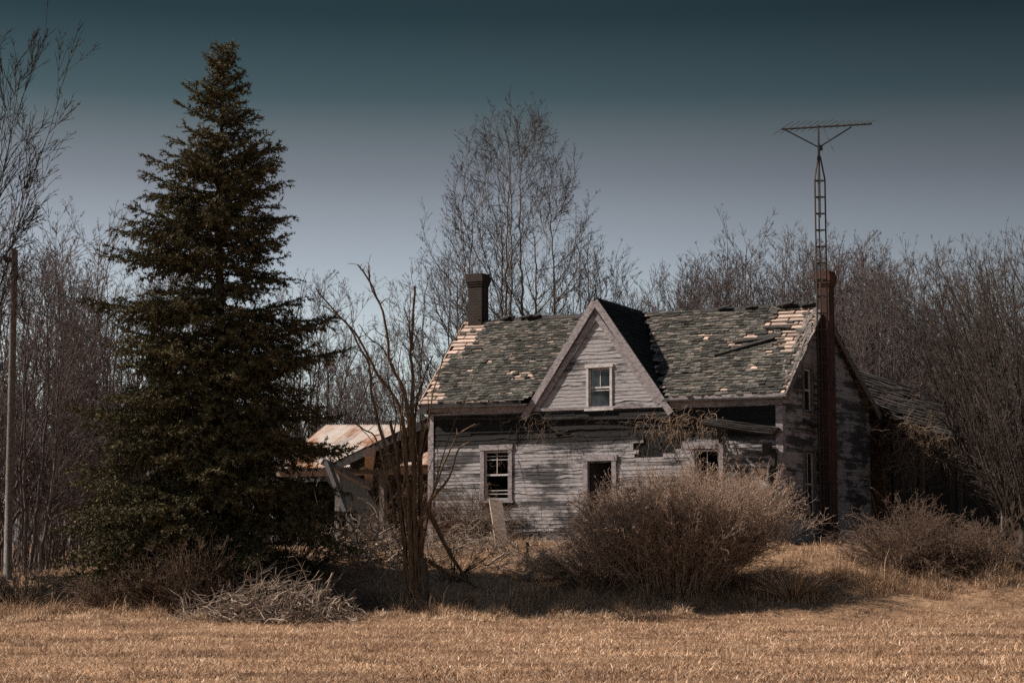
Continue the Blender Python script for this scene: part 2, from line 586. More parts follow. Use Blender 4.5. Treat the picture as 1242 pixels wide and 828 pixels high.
# ------------------------------------------------------------------ growing branches
def grow_tree(seed, stems, nch, ratio, ang, up, wig, step, rtw=.004, start=(.25, .1, .08, 0), taper=.8, maxlev=3, chr_=.5):
    """stems: list of (pos, dir, length, radius). returns (limb segments, twig segments)"""
    rng = random.Random(seed)
    thick, thin = [], []

    def grow(p, d, L, r, lev):
        n = max(2, int(L / step[lev] + .5))
        sl = L / n
        dx, dy, dz = d
        x, y, z = p
        pts = []
        w = wig[lev]
        for i in range(n):
            dx += rng.gauss(0, w); dy += rng.gauss(0, w); dz += rng.gauss(0, w) + up[lev]
            q = 1 / math.sqrt(dx * dx + dy * dy + dz * dz)
            dx *= q; dy *= q; dz *= q
            r0 = max(rtw, r * (1 - taper * i / n))
            r1 = max(rtw * .6, r * (1 - taper * (i + 1) / n))
            nx_, ny_, nz_ = x + dx * sl, y + dy * sl, z + dz * sl
            (thick if lev <= 1 and r0 > rtw * 2.2 else thin).append((x, y, z, nx_, ny_, nz_, r0, r1))
            x, y, z = nx_, ny_, nz_
            pts.append((x, y, z, dx, dy, dz, r1, (i + 1) / n))
        if lev >= maxlev:
            return
        m = nch[lev] * L / (L if lev == 0 else 1.0) if lev == 0 else nch[lev] * min(1.4, .35 + L * .5)
        m = int(m + rng.random())
        for _ in range(m):
            t = start[lev] + (1 - start[lev]) * rng.random() ** .85
            i = min(n - 1, int(t * n))
            x0, y0, z0, ax, ay, az, rr, tt = pts[i]
            a = rng.uniform(0, 2 * PI)
            rx, ry, rz = rng.gauss(0, 1), rng.gauss(0, 1), rng.gauss(0, 1)
            dt = rx * ax + ry * ay + rz * az
            rx -= dt * ax; ry -= dt * ay; rz -= dt * az
            q = 1 / (math.sqrt(rx * rx + ry * ry + rz * rz) + 1e-6)
            an = ang[lev] * rng.uniform(.7, 1.25)
            s_, c_ = math.sin(an), math.cos(an)
            Lc = L * ratio[lev] * (1.12 - .72 * tt) * rng.uniform(.6, 1.2)
            grow((x0, y0, z0), (ax * c_ + rx * q * s_, ay * c_ + ry * q * s_, az * c_ + rz * q * s_), Lc, min(rr * .7, max(rtw, r * chr_ * (1.1 - .6 * tt))), lev + 1)

    for (p, d, L, r) in stems:
        grow(p, d, L, r, 0)
    return thick, thin


def stems_fan(seed, n, H, spread, base_r, r, hj=.25, lean=(0, 0)):
    rng = random.Random(seed)
    out = []
    for i in range(n):
        a = 2 * PI * (i + rng.random() * .7) / n
        s = spread * rng.uniform(.25, 1.0)
        d = (math.cos(a) * s + lean[0], math.sin(a) * s + lean[1], 1.0)
        q = math.sqrt(sum(c * c for c in d))
        out.append(((math.cos(a) * base_r * rng.random(), math.sin(a) * base_r * rng.random(), -.1), tuple(c / q for c in d), H * rng.uniform(1 - hj, 1.0), r * rng.uniform(.6, 1.0)))
    return out


PROTO = {}


def rounded_tree(seed=4, top=18.0, Rm=4.5, nst=7, nl=150, rb=.14, tl0=1.3, rt=.0062):
    """stems and limbs fill one rounded crown; fine twigs along every limb"""
    rg = random.Random(seed)
    k_ = top / 18.0

    def env(z): return min(Rm, Rm * math.sqrt(max(0, top - z) / (7.5 * k_))) * (.55 + .45 * min(1, max(0, z - 3 * k_) / (5 * k_)))
    thick, tw = [], []

    def curve(P, T, r0, r1, bend, k, every, tl):
        """from P to T leaving along bend, arriving upright"""
        P, T = Vector(P), Vector(T)
        d = (T - P).length
        C1 = P + Vector(bend) * d * .45
        C2 = T - Vector((rg.gauss(0, .12), rg.gauss(0, .12), 1)).normalized() * d * .35
        prev, pr = P, r0
        acc = 0
        pts = []
        for q in range(1, k + 1):
            t = q / k
            a = 1 - t
            c = P * a ** 3 + C1 * 3 * a * a * t + C2 * 3 * a * t * t + T * t ** 3
            c += Vector((rg.gauss(0, .025), rg.gauss(0, .025), 0))
            rr = r0 + (r1 - r0) * t ** .8
            thick.append((*prev, *c, pr, rr))
            dd = (c - prev).normalized()
            pts.append((c, dd, rr))
            if t > every[0]:
                n_ = every[1]
                n_ = int(n_) + (rg.random() < n_ - int(n_))
                for _ in range(n_):
                    v = Vector((rg.gauss(0, 1), rg.gauss(0, 1), rg.gauss(0, .6)))
                    v = (v - v.dot(dd) * dd).normalized()
                    an = rg.uniform(.4, .85)
                    tw.append((tuple(prev.lerp(c, rg.random())), tuple(dd * math.cos(an) + v * math.sin(an)), tl * rg.uniform(.5, 1.2) * (1.1 - .5 * t), min(.012, rr * .7)))
            prev, pr = c, rr
        return pts

    stems = []
    for i in range(nst):
        a = 2.4 * i + .5 + seed
        s_ = math.sqrt((i + .2) / nst)
        z = top - .1 - 4.6 * k_ * s_ ** 1.6 * rg.uniform(.8, 1.2)
        rr = env(z) * .62 * s_
        stems.append(curve((math.cos(a) * .45 * s_, math.sin(a) * .45 * s_, -.2), (math.cos(a) * rr, math.sin(a) * rr, z), rb * rg.uniform(.6, 1), .009, (math.cos(a) * .28 * s_, math.sin(a) * .28 * s_, 1), int(46 * k_), (.3, 1.1), tl0 * 1.15))
    n = 0
    while n < nl:
        z = rg.uniform(.27 * top, top - .4)
        R = env(z)
        a = rg.uniform(0, 2 * PI); rr = R * rg.uniform(.35, 1.0) ** .6
        T = Vector((math.cos(a) * rr, math.sin(a) * rr, z))
        best = None
        for st in stems:
            for (c, dd, r_) in st[4:]:
                h = math.hypot(T.x - c.x, T.y - c.y)
                want = T.z - 1.5 * h - .5
                e = h * 1.0 + abs(c.z - want) * .9
                if c.z < T.z - .4 and (best is None or e < best[0]): best = (e, c, dd, r_)
        if best is None: continue
        c, dd, r_ = best[1], best[2], best[3]
        out = Vector((T.x - c.x, T.y - c.y, 0)); out = out.normalized() if out.length > 1e-3 else Vector((1, 0, 0))
        ln = (T - c).length
        curve(c, T, min(r_ * .6, .012 + .008 * ln), .006, tuple((dd * .55 + out * .75).normalized()), max(6, int(ln / .28)), (.12, 1.7), tl0 * .85)
        n += 1
    th, tn = grow_tree(seed, tw, (5, 2, 0), (.5, .5, .5), (.5, .6, .6), (.03, .03, 0, 0), (.07, .1, .1, .1), (.22, .18,   .15, .15), rt, (.1, .1, .1, 0), maxlev=2)
    return thick, th + tn


def tree_proto(key, segs, k0, k1, bark, twig):
    th, tn = segs
    V, F_ = seg_arrays(th, k0)
    a = np_mesh('trunk', V, [F_], True); a.materials.append(bark)
    V, F_ = seg_arrays(tn, k1)
    b_ = np_mesh('crown', V, [F_], True); b_.materials.append(twig)
    PROTO[key] = (a, b_)


def tree(key, name, loc, rz, sc, label, cat='tree', group=None, sz=None):
    o = empty(name, loc, rz)
    o.scale = (sc, sc, sz or sc)
    for nm, me in zip(('trunk', 'crown'), PROTO[key]):
        c = bpy.data.objects.new(nm, me)
        COL.objects.link(c)
        c.parent = o
    return tag(o, label, cat, group)


TW = .0075
tree_proto('tall', rounded_tree(rt=.0072, nl=165), 5, 3, M['bark_tall'], M['twig_tall'])
for q in range(1):
    tree_proto('wood%d' % q, grow_tree(20 + q, stems_fan(5 + q, 7, 10, .42, .35, .08, .35), (20, 10, 5), (.36, .42, .5), (.6, .6, .65), (.012, .04, .04, .03), (.055, .09, .12, .15), (.6, .36, .28, .22), .0065, (.12, .08, .1, 0)), 5, 3, M['bark_far'], M['twig_far'])
tree_proto('wood1', rounded_tree(9, 10.2, 3.2, 6, 75, .09, 1.1, .0068), 5, 3, M['bark_far'], M['twig_far'])
tree_proto('wood2', rounded_tree(13, 10.2, 2.6, 9, 80, .075, 1.1, .0068), 5, 3, M['bark_far'], M['twig_far'])
for q in range(2):
    tree_proto('thicket%d' % q, grow_tree(30 + q, stems_fan(15 + q, 13, 8.5, .5, .9, .045, .45), (15, 7, 3), (.32, .42, .5), (.6, .65, .65), (.01, .04, .04, .03), (.05, .09, .12, .14), (.6, .4, .3, .25), .0065, (.1, .08, .1, 0)), 4, 3, M['bark_far'], M['twig_far'])
tree_proto('lean', grow_tree(41, stems_fan(25, 12, 8.6, .33, .7, .06, .35, (-.22, -.03)), (15, 8, 4), (.30, .42, .5), (.5, .55, .6), (.012, .03, .03, .02), (.045, .08, .11, .13), (.55, .35, .28, .22), .0055, (.1, .08, .1, 0)), 5, 3, M['bark_dark'], M['twig_right'])

rng = random.Random(77)


def put(key, px, Y, top, label, group, H, name='bare_tree'):
    """stand a tree of prototype height H at column px, distance Y, reaching picture row top"""
    X = (px - 621) / FPX * Y
    z = float(ground(X, Y))
    hh = EYE + (HORIZ - top) / FPX * Y - z
    s = hh / H
    return tree(key, name, (X, Y, z - .05), rng.uniform(0, 2 * PI), s, label, 'tree', group)


put('tall', 622, 76, 108, 'tall many-stemmed bare tree rising behind the roof between the sooty chimney and the dormer', None, 18.1)
G1 = 'bare trees in the thicket left of the spruce'
L1 = 'leafless grey-pink tree in the thicket at the left edge behind the utility pole'
for i, (px, Y, top) in enumerate([(-25, 60, 265), (20, 64, 235), (52, 70, 280), (82, 76, 300), (38, 58, 300), (112, 70, 290), (-60, 66, 250), (5, 84, 250), (70, 88, 285), (128, 86, 300)]):
    put(('wood%d' % (i % 3)) if i % 2 == 0 else 'thicket%d' % (i // 2 % 2), px, Y, top, L1, G1, 10.2 if i % 2 == 0 else 8.6)
G2 = 'bare trees behind the spruce'
for i, (px, Y, top) in enumerate([(165, 78, 262), (150, 64, 330), (215, 82, 300), (330, 80, 330), (370, 84, 318), (290, 76, 360)]):
    put('wood%d' % (i % 3), px, Y, top, 'leafless tree half hidden behind the dark spruce', G2, 10.2)
G3 = 'low bare trees in the gap between spruce and house'
for i, (px, Y, top) in enumerate([(405, 92, 415), (440, 88, 430), (475, 95, 400), (520, 90, 380), (545, 98, 385), (425, 104, 440), (500, 84, 440), (385, 96, 400), (460, 80, 470)]):
    put(('wood%d' % (i % 3)) if i % 2 else 'thicket%d' % (i // 2 % 2), px, Y, top, 'low leafless tree in the gap between the spruce and the house', G3, 10.2 if i % 2 else 8.6)
put('wood1', 540, 72, 290, 'spreading bare tree left of the sooty chimney, beside the tall one', None, 10.2)
put('wood2', 715, 74, 275, 'shorter bare tree behind the dormer peak, right beside the tall one', None, 10.2)
G4 = 'bare trees behind the roof between dormer and antenna'
for i, (px, Y, top) in enumerate([(800, 82, 335), (845, 78, 300), (885, 76, 282), (925, 74, 268), (965, 78, 275), (905, 88, 300), (985, 86, 290), (860, 92, 310), (780, 92, 350), (945, 92, 290), (815, 70, 345), (870, 72, 320), (955, 70, 315), (978, 74, 300), (770, 84, 360)]):
    put('wood%d' % (i % 3), px, Y, top, 'leafless tree rising above the right half of the shingled roof', G4, 10.2)
G5 = 'bare trees right of the brick chimney'
for i, (px, Y, top) in enumerate([(1030, 76, 270), (1065, 72, 290), (1100, 80, 300), (1048, 88, 300), (1085, 66, 315), (1130, 78, 300), (1010, 90, 290), (1110, 86, 295), (1150, 84, 300), (1070, 80, 320), (1165, 80, 310), (1120, 92, 310)]):
    put('wood%d' % ((i + 1) % 3), px, Y, top, 'leafless tree just right of the brick chimney, above the shed roof', G5, 10.2)
G6 = 'dense bare trees at the right edge'
for i, (px, Y, top) in enumerate([(1232, 51.5, 290), (1262, 52, 262), (1245, 57, 300), (1265, 60, 275), (1230, 67, 290), (1300, 55, 260), (1225, 72, 270), (1180, 76, 290), (1275, 72, 265), (1255, 49.5, 400), (1250, 48.5, 330), (1330, 66, 250)]):
    o = put('lean', px, Y, top, 'dense dark many-stemmed bare tree leaning left at the right edge', G6, 8.3)
    o.rotation_euler.z = rng.uniform(-.5, .5)


# ------------------------------------------------------------------ willow-like tree just outside the left edge
def hanging_tree():
    Y = 46.0
    stems = []
    rg = random.Random(5)
    bx = (-78 - 621) / FPX * Y
    bz = float(ground(bx, Y))
    for i in range(9):
        d = (.0 + .085 * rg.random(), rg.uniform(-.08, .08), 1)
        q = math.sqrt(sum(c * c for c in d))
        stems.append(((rg.uniform(-.2, .3), rg.uniform(-.3, .3), -.1), tuple(c / q for c in d), rg.uniform(9, 16.8), .034))
    th, tn = grow_tree(8, stems, (20, 8, 3), (.22, .5, .5), (.42, .4, .5), (.0, -.004, -.01, -.02), (.028, .05, .07, .1), (.5, .3, .25, .2), .0085, (.35, .2, .1, 0))
    o = empty('bare_tree', (bx, Y, bz))
    seg_obj('trunk', th, 5, M['bark_black'], o)
    seg_obj('crown', tn, 3, M['bark_black'], o)
    tag(o, 'tall dark bare tree with long curving twigs reaching in at the left edge', 'tree')


hanging_tree()

# undergrowth filling the bottom of the woods
def undergrowth():
    rg = random.Random(12)
    st = []
    for _ in range(2600):
        Y = rg.uniform(60, 100)
        X = rg.uniform(-.31, .31) * Y
        if -12 < X < 9.5 and Y < 66:
            continue
        if X > 6 and Y < 70 and X < 14:
            continue
        L = rg.uniform(1.2, 4.2)
        d = (rg.gauss(0, .22), rg.gauss(0, .22), 1)
        q = math.sqrt(sum(c * c for c in d))
        st.append(((X, Y, float(ground(X, Y)) - .05), tuple(c / q for c in d), L, rg.uniform(.012, .025)))
    th, tn = grow_tree(3, st, (7, 3, 1), (.4, .5, .5), (.6, .6, .6), (.0, .03, .03, 0), (.08, .12, .14, .1), (.7, .45, .4, .3), .008, (.08, .08, .1, 0), maxlev=2)
    o = seg_obj('undergrowth', th + tn, 3, M['twig_far'])
    tag(o, 'low tangled leafless undergrowth filling the foot of the woods', 'undergrowth', kind='stuff')


undergrowth()


# ------------------------------------------------------------------ spruce
def spruce():
    Y = 44.9
    px0 = 262
    bx = (px0 - 621) / FPX * Y
    bz = float(ground(bx, Y))
    s = FPX / Y
    toph = EYE + (HORIZ - 51) / s - bz
    tab = [(51, 0, 0), (60, 9, 8), (101, 22, 26), (152, 56, 46), (203, 70, 80), (238, 104, 86), (304, 136, 90), (365, 160, 118), (395, 165, 152), (441, 166, 150), (503, 176, 150), (555, 200, 158), (607, 205, 165), (648, 210, 165), (700, 195, 165), (735, 165, 130)]
    hs = [EYE + (HORIZ - t[0]) / s - bz for t in tab][::-1]
    lf = [t[1] / s for t in tab][::-1]
    rt = [t[2] / s for t in tab][::-1]
    rg = random.Random(6)
    o = empty('spruce_tree', (bx, Y, bz))
    mb = MB()
    pts, rad = [], []
    for i in range(16):
        t = i / 15
        pts.append((.04 * math.sin(i), .04 * math.cos(i * 1.7), -.2 + t * (toph + .15)))
        rad.append(.19 * (1 - t) ** .9 + .01)
    mb.tube(pts, rad, 9)
    mb.build('trunk', M['bark_spruce'], o, True)
    wood, tw = [], []
    h = .25
    while h < toph - .12:
        t = h / toph
        nb = 11 if t < .45 else (9 if t < .8 else 7)
        a0 = rg.uniform(0, 2 * PI)
        for j in range(nb):
            a = a0 + 2 * PI * (j + rg.uniform(-.3, .3)) / nb
            w = (1 + math.cos(a)) / 2
            Rr = float(np.interp(h, hs, lf)) * (1 - w) + float(np.interp(h, hs, rt)) * w
            Rr *= rg.choice([.6, .72, .82, .88, .94, .98, 1.0, 1.06])
            Rr *= 1 - .38 * abs(math.sin(a))
            if Rr < .12: Rr = .12
            hb = h + rg.uniform(-.3, .3)
            if rg.random() < .08: continue
            el = .75 - 1.15 * (1 - t) ** .55 + rg.gauss(0, .14)     # up at the top, drooping below
            if t > .93: el = .75
            dx, dy, dz = math.cos(a) * math.cos(el), math.sin(a) * math.cos(el), math.sin(el)
            n = max(3, int(Rr / .16))
            L = Rr / max(.6, math.cos(el) * .98)
            x, y, z = 0, 0, hb
            sl = L / n
            side = 1
            for i in range(n):
                f = (i + 1) / n
                dz += (.085 if f > .45 else -.02) * (.16 if n > 6 else .3) * 2.0
                dx += rg.gauss(0, .03); dy += rg.gauss(0, .03)
                q = 1 / math.sqrt(dx * dx + dy * dy + dz * dz)
                dx *= q; dy *= q; dz *= q
                r = .02 * (1 - f) * min(1, L / 2) + .005
                nx_, ny_, nz_ = x + dx * sl, y + dy * sl, z + dz * sl
                wood.append((x, y, z, nx_, ny_, nz_, r, r * .85))
                if f > .12:
                    tw.append((x, y, z, nx_, ny_, nz_))
                x, y, z = nx_, ny_, nz_
                if f < .16 and L > 1.2:
                    continue
                for sgn in (1, -1):
                    if rg.random() < .12: continue
                    b_ = min(.75, .24 + .36 * (1 - f) * L) * rg.uniform(.6, 1.15) * (1 if f > .25 else .6)
                    an = sgn * rg.uniform(.6, 1.05)
                    ca, sa = math.cos(an), math.sin(an)
                    ex, ey, ez = dx * ca - dy * sa, dx * sa + dy * ca, dz * .6 + rg.gauss(-.16, .30)
                    q = 1 / math.sqrt(ex * ex + ey * ey + ez * ez)
                    ex *= q; ey *= q; ez *= q
                    x1, y1, z1 = x + ex * b_, y + ey * b_, z + ez * b_
                    tw.append((x, y, z, x1, y1, z1))
                    if b_ > .28:
                        for _ in range(int(b_ / .14)):
                            u_ = rg.uniform(.25, .9)
                            c = b_ * rg.uniform(.2, .42)
                            an2 = rg.choice((-1, 1)) * rg.uniform(.5, 1.0)
                            c2, s2 = math.cos(an2), math.sin(an2)
                            gx_, gy_, gz_ = ex * c2 - ey * s2, ex * s2 + ey * c2, ez + rg.gauss(-.15, .45)
                            xx, yy, zz = x + ex * b_ * u_, y + ey * b_ * u_, z + ez * b_ * u_
                            tw.append((xx, yy, zz, xx + gx_ * c, yy + gy_ * c, zz + gz_ * c))
        h += .23 if t < .6 else .165
    tw.append((0, 0, toph - .5, 0, 0, toph + .05))
    seg_obj('limb', wood, 4, M['bark_spruce'], o)
    T = np.array(tw)
    p0, p1 = T[:, :3], T[:, 3:]
    L = np.linalg.norm(p1 - p0, axis=1)
    cnt = np.maximum(6, (L * 85).astype(int))
    idx = np.repeat(np.arange(len(T)), cnt)
    rs = np.random.RandomState(3)
    n = len(idx)
    t = rs.uniform(0, 1.04, n)
    D = (p1 - p0)[idx] / L[idx][:, None]
    B = p0[idx] + D * (t * L[idx])[:, None]
    rnd = rs.normal(0, 1, (n, 3))
    rnd -= (rnd * D).sum(1)[:, None] * D
    rnd /= np.linalg.norm(rnd, axis=1, keepdims=True)
    nl = rs.uniform(.05, .115, n)[:, None]
    dirn = D * .62 + rnd * .75
    tip = B + dirn * nl
    W = np.cross(dirn, rs.normal(0, 1, (n, 3)))
    W = W / np.linalg.norm(W, axis=1, keepdims=True) * rs.uniform(.009, .019, n)[:, None]
    V = np.stack([B - W, B + W, tip], 1).reshape(-1, 3)
    F_ = (np.arange(n) * 3)[:, None] + np.array([[0, 1, 2]])
    link('foliage', np_mesh('foliage', V, [F_]), M['needle'], o)
    print('spruce needles', n, 'twigs', len(tw))
    tag(o, 'tall dark green spruce with boughs down to the ground left of the house', 'tree')


spruce()


# ------------------------------------------------------------------ farmhouse
TH = R_(31)
EV = np.array([math.cos(TH), -math.sin(TH), 0])
GV = np.array([math.sin(TH), math.cos(TH), 0])
HC = np.array([7.131, 50.0, 0.0])
W_, D_ = 11.15, 6.5
RV = 2.7                                     # where the ridge stands, back from the front wall


def h2w(u, v, z):
    p = HC + EV * u + GV * v
    return (float(p[0]), float(p[1]), z)


house = empty('farmhouse', tuple(HC), -TH)
tag(house, 'abandoned farmhouse with grey peeling clapboards, central dormer and patchy shingle roof', 'house')


def zl(u, right, left):                       # the old house sags: heights differ end to end
    return right + (left - right) * min(1.05, max(0, -u / W_))


def front_eave(u): return zl(u, 5.74, 5.88)
def ridge_z(u): return zl(u, 8.30, 8.55)
def back_eave(u): return zl(u, 5.60, 5.75)


def clapboards(origin, du, nrm, rows, seed, miss=.012, exposure=.105, mat=None, name='wall', parent=None, warp=.006):
    """rows: function(zmid) -> list of (a, b) spans along du. builds ONE mesh of lapped boards plus the sheet behind them"""
    rg = random.Random(seed)
    mb = MB()
    o, d, nn = Vector(origin), Vector(du), Vector(nrm)
    z0, z1 = rows['z']
    z = z0
    while z < z1:
        zt = min(z + exposure, z1 + .01)
        zm = (z + zt) / 2
        for (a, b_) in rows['f'](zm):
            # sheet behind
            q = o - nn * .012
            mb.quad(tuple(q + d * a + Vector((0, 0, z))), tuple(q + d * b_ + Vector((0, 0, z))), tuple(q + d * b_ + Vector((0, 0, zt))), tuple(q + d * a + Vector((0, 0, zt))))
            c = a
            while c < b_ - .02:
                e = min(b_, c + rg.uniform(1.4, 4.2))
                if b_ - e < .25: e = b_
                if rg.random() > (miss if not (4.62 < z < 5.38 and miss == .03) else .28):
                    sag0, sag1 = rg.gauss(0, warp * 1.3), rg.gauss(0, warp * 1.3)
                    out = rg.uniform(.009, .018)
                    k = max(1, int((e - c) / .22))
                    base = len(mb.v)
                    chip = 0
                    for i in range(k + 1):
                        t = i / k
                        s = c + (e - c) * t
                        zz = z + sag0 * (1 - t) + sag1 * t + rg.gauss(0, .0025)
                        if chip: chip -= 1
                        elif rg.random() < .03: chip = rg.randint(1, 3)
                        zz += chip and rg.uniform(.015, .05)
                        oo = out + rg.gauss(0, .002)
                        p = o + d * s
                        mb.v.append(tuple(p + nn * .003 + Vector((0, 0, zt + .012))))
                        mb.v.append(tuple(p + nn * oo + Vector((0, 0, zz))))
                        mb.v.append(tuple(p - nn * .004 + Vector((0, 0, zz))))
                    for i in range(k):
                        m_ = base + 3 * i
                        mb.f.append((m_ + 1, m_ + 4, m_ + 3, m_))
                        mb.f.append((m_ + 2, m_ + 5, m_ + 4, m_ + 1))
                c = e + .003
        z += exposure
    return mb.build(name, mat, parent)


def cut(a, b_, holes, z):
    sp = [(a, b_)]
    for (h0, h1, z0, z1) in holes:
        if z0 < z < z1:
            ns = []
            for (p, q) in sp:
                if h1 <= p or h0 >= q:
                    ns.append((p, q)); continue
                if h0 > p: ns.append((p, h0))
                if h1 < q: ns.append((h1, q))
            sp = ns
    return [s for s in sp if s[1] - s[0] > .03]


UD, DHW, DZB, DZT = -5.55, 2.12, 5.55, 8.42       # dormer centre, half width, base and top of its wall
WIN_L = (-9.24, -8.43, 3.0, 4.37)
DOOR = (-5.84, -5.08, 1.72, 3.99)
WIN_R = (-2.55, -1.84, 2.0, 4.24)
WIN_D = (-5.80, -5.12, 5.52, 6.60)
GW_U = (1.48, 2.05, 5.30, 6.46)
GW_L = (1.46, 2.15, 2.45, 4.2)
HOLES = [(-4.38, -3.5, 4.02, 4.16), (-4.25, -3.15, 4.16, 4.30), (-4.42, -2.95, 4.30, 4.52), (-4.1, -2.8, 4.52, 4.66)]                  # boards torn off under the vines


def dormer_half(z): return max(0, DHW * (1 - (z - DZB) / (DZT - DZB)))


def front_rows(z):
    if z < 5.55:
        return cut(-W_, 0, [WIN_L, DOOR, WIN_R, WIN_D] + HOLES, z)
    hw = dormer_half(z)
    return []


def dormer_rows(z):
    hw = dormer_half(z)
    return cut(UD - hw, UD + hw, [WIN_D], z) if hw > .02 else []


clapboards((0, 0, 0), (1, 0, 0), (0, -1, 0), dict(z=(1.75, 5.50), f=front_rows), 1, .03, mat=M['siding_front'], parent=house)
clapboards((0, 0, 0), (1, 0, 0), (0, -1, 0), dict(z=(5.51, DZT), f=dormer_rows), 2, .008, mat=M['siding_dormer'], name='dormer_wall', parent=house)


def gable_rows(u, holes):
    def f(z):
        fe, bk, rz = front_eave(u) - .08, back_eave(u) - .08, ridge_z(u) - .1
        a, b_ = 0.0, D_
        if z > fe: a = RV * (z - fe) / (rz - fe)
        if z > bk: b_ = D_ - (D_ - RV) * (z - bk) / (rz - bk)
        return cut(a, b_, holes, z) if b_ - a > .05 else []
    return f


clapboards((0, 0, 0), (0, 1, 0), (1, 0, 0), dict(z=(1.75, 8.2), f=gable_rows(0, [GW_U, GW_L])), 3, .02, mat=M['siding_gable'], parent=house)
clapboards((-W_, 0, 0), (0, 1, 0), (-1, 0, 0), dict(z=(1.75, 8.4), f=gable_rows(-W_, [])), 4, .02, mat=M['siding_gable'], parent=house)
clapboards((0, D_, 0), (1, 0, 0), (0, 1, 0), dict(z=(1.75, 5.55), f=lambda z: [(-W_, 0)]), 5, .02, mat=M['siding_dark'], parent=house)

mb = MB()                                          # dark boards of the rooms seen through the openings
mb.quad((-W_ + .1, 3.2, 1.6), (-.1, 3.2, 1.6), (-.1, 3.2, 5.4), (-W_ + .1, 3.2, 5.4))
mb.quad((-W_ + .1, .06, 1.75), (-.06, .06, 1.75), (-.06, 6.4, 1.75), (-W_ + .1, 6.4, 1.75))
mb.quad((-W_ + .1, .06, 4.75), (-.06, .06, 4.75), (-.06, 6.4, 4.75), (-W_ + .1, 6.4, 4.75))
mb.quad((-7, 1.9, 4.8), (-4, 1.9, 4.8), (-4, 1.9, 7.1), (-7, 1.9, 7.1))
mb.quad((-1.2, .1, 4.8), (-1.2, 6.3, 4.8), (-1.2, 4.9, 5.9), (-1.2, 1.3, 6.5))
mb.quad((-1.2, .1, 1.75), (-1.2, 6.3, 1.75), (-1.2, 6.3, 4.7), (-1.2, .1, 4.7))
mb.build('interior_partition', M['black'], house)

rg = random.Random(31)
mb = MB()
mb.box(-W_ + .03, -.03, .03, .3, .6, 1.76)
mb.box(-.3, -.03, .31, D_ - .03, .6, 1.76)
mb.box(-W_ + .03, -W_ + .3, .31, D_ - .03, .6, 1.76)
mb.build('foundation', M['rubble'], house)

# corner boards, frieze, fascia
for (u0, u1, v0, v1) in ((-.17, .032, -.034, -.01), (.008, .034, -.008, .16), (-W_ - .03, -W_ + .16, -.034, -.01)):
    mb = MB(); mb.box(u0, u1, v0, v1, 1.75, zl(u0, 5.35, 5.48)); mb.build('corner_board', M['trim'], house)
for a, b_ in ((-W_ - .02, UD - DHW - .12), (UD + DHW + .14, .03)):
    mb = MB()
    nseg = 8
    for i in range(nseg):
        s, t = a + (b_ - a) * i / nseg, a + (b_ - a) * (i + 1) / nseg
        j = rg.uniform(-.008, .008)
        mb.hexa([(s, -.05, zl(s, 5.36, 5.46) + j), (t, -.05, zl(t, 5.36, 5.46) + j), (t, -.028, zl(t, 5.36, 5.46) + j), (s, -.028, zl(s, 5.36, 5.46) + j),
                 (s, -.05, front_eave(s) - .12), (t, -.05, front_eave(t) - .12), (t, -.028, front_eave(t) - .12), (s, -.028, front_eave(s) - .12)])
    mb.build('frieze_board', M['trim'], house)
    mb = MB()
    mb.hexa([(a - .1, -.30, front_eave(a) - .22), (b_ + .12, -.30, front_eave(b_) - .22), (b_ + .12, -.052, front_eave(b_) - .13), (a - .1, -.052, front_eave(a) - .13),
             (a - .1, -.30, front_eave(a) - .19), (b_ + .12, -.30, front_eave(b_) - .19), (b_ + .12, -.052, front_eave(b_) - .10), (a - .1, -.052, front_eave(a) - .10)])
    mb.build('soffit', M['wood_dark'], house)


# roofs: bilinear patches of boards and shingles
def bil(A, B, C_, D4, s, t):
    return (A.lerp(B, s)).lerp(D4.lerp(C_, s), t)


def tiles(A, B, C_, D4, rows, wid, th, lap, seed, keep, jit=.012, lift=.0, tilt=.02):
    """A,B lower edge (left, right), C_,D4 upper edge (right, left)"""
    rg = random.Random(seed)
    A, B, C_, D4 = map(Vector, (A, B, C_, D4))
    nrm = (B - A).cross(D4 - A).normalized()
    if nrm.z < 0: nrm = -nrm
    mb = MB()
    for r in range(rows):
        t0, t1 = r / rows, min(1.0, (r + 1 + lap) / rows)
        wlen = (A.lerp(D4, t0) - B.lerp(C_, t0)).length
        n = max(1, int(wlen / wid))
        off = (r % 2) * .5 + rg.uniform(-.15, .15)
        i = -1
        for i in range(-1, n + 1):
            s0, s1 = max(0, (i + off) / n), min(1, (i + 1 + off) / n)
            if s1 - s0 < .15 / n: continue
            m = bil(A, B, C_, D4, (s0 + s1) / 2, (t0 + min(1, (r + 1) / rows)) / 2)
            if not keep(m, (s0 + s1) / 2, (t0 + t1) / 2, rg): continue
            g_ = (s1 - s0) * .03
            dt = rg.gauss(0, jit) / rows
            a = bil(A, B, C_, D4, s0 + g_, t0 + dt); b_ = bil(A, B, C_, D4, s1 - g_, t0 + dt + rg.gauss(0, jit) / rows)
            c = bil(A, B, C_, D4, s1 - g_, t1); d = bil(A, B, C_, D4, s0 + g_, t1)
            lo = nrm * (lift + th * 1.6 + abs(rg.gauss(0, tilt * .3)))
            hi = nrm * (lift + .004)
            tk = nrm * th
            p = [a + lo - tk, b_ + lo - tk, c + hi - tk * .5, d + hi - tk * .5, a + lo, b_ + lo, c + hi, d + hi]
            k = len(mb.v)
            mb.v += [tuple(q) for q in p]
            mb.f += [(k + 4, k + 5, k + 6, k + 7), (k, k + 1, k + 5, k + 4), (k + 3, k, k + 4, k + 7), (k + 1, k + 2, k + 6, k + 5)]
    return mb


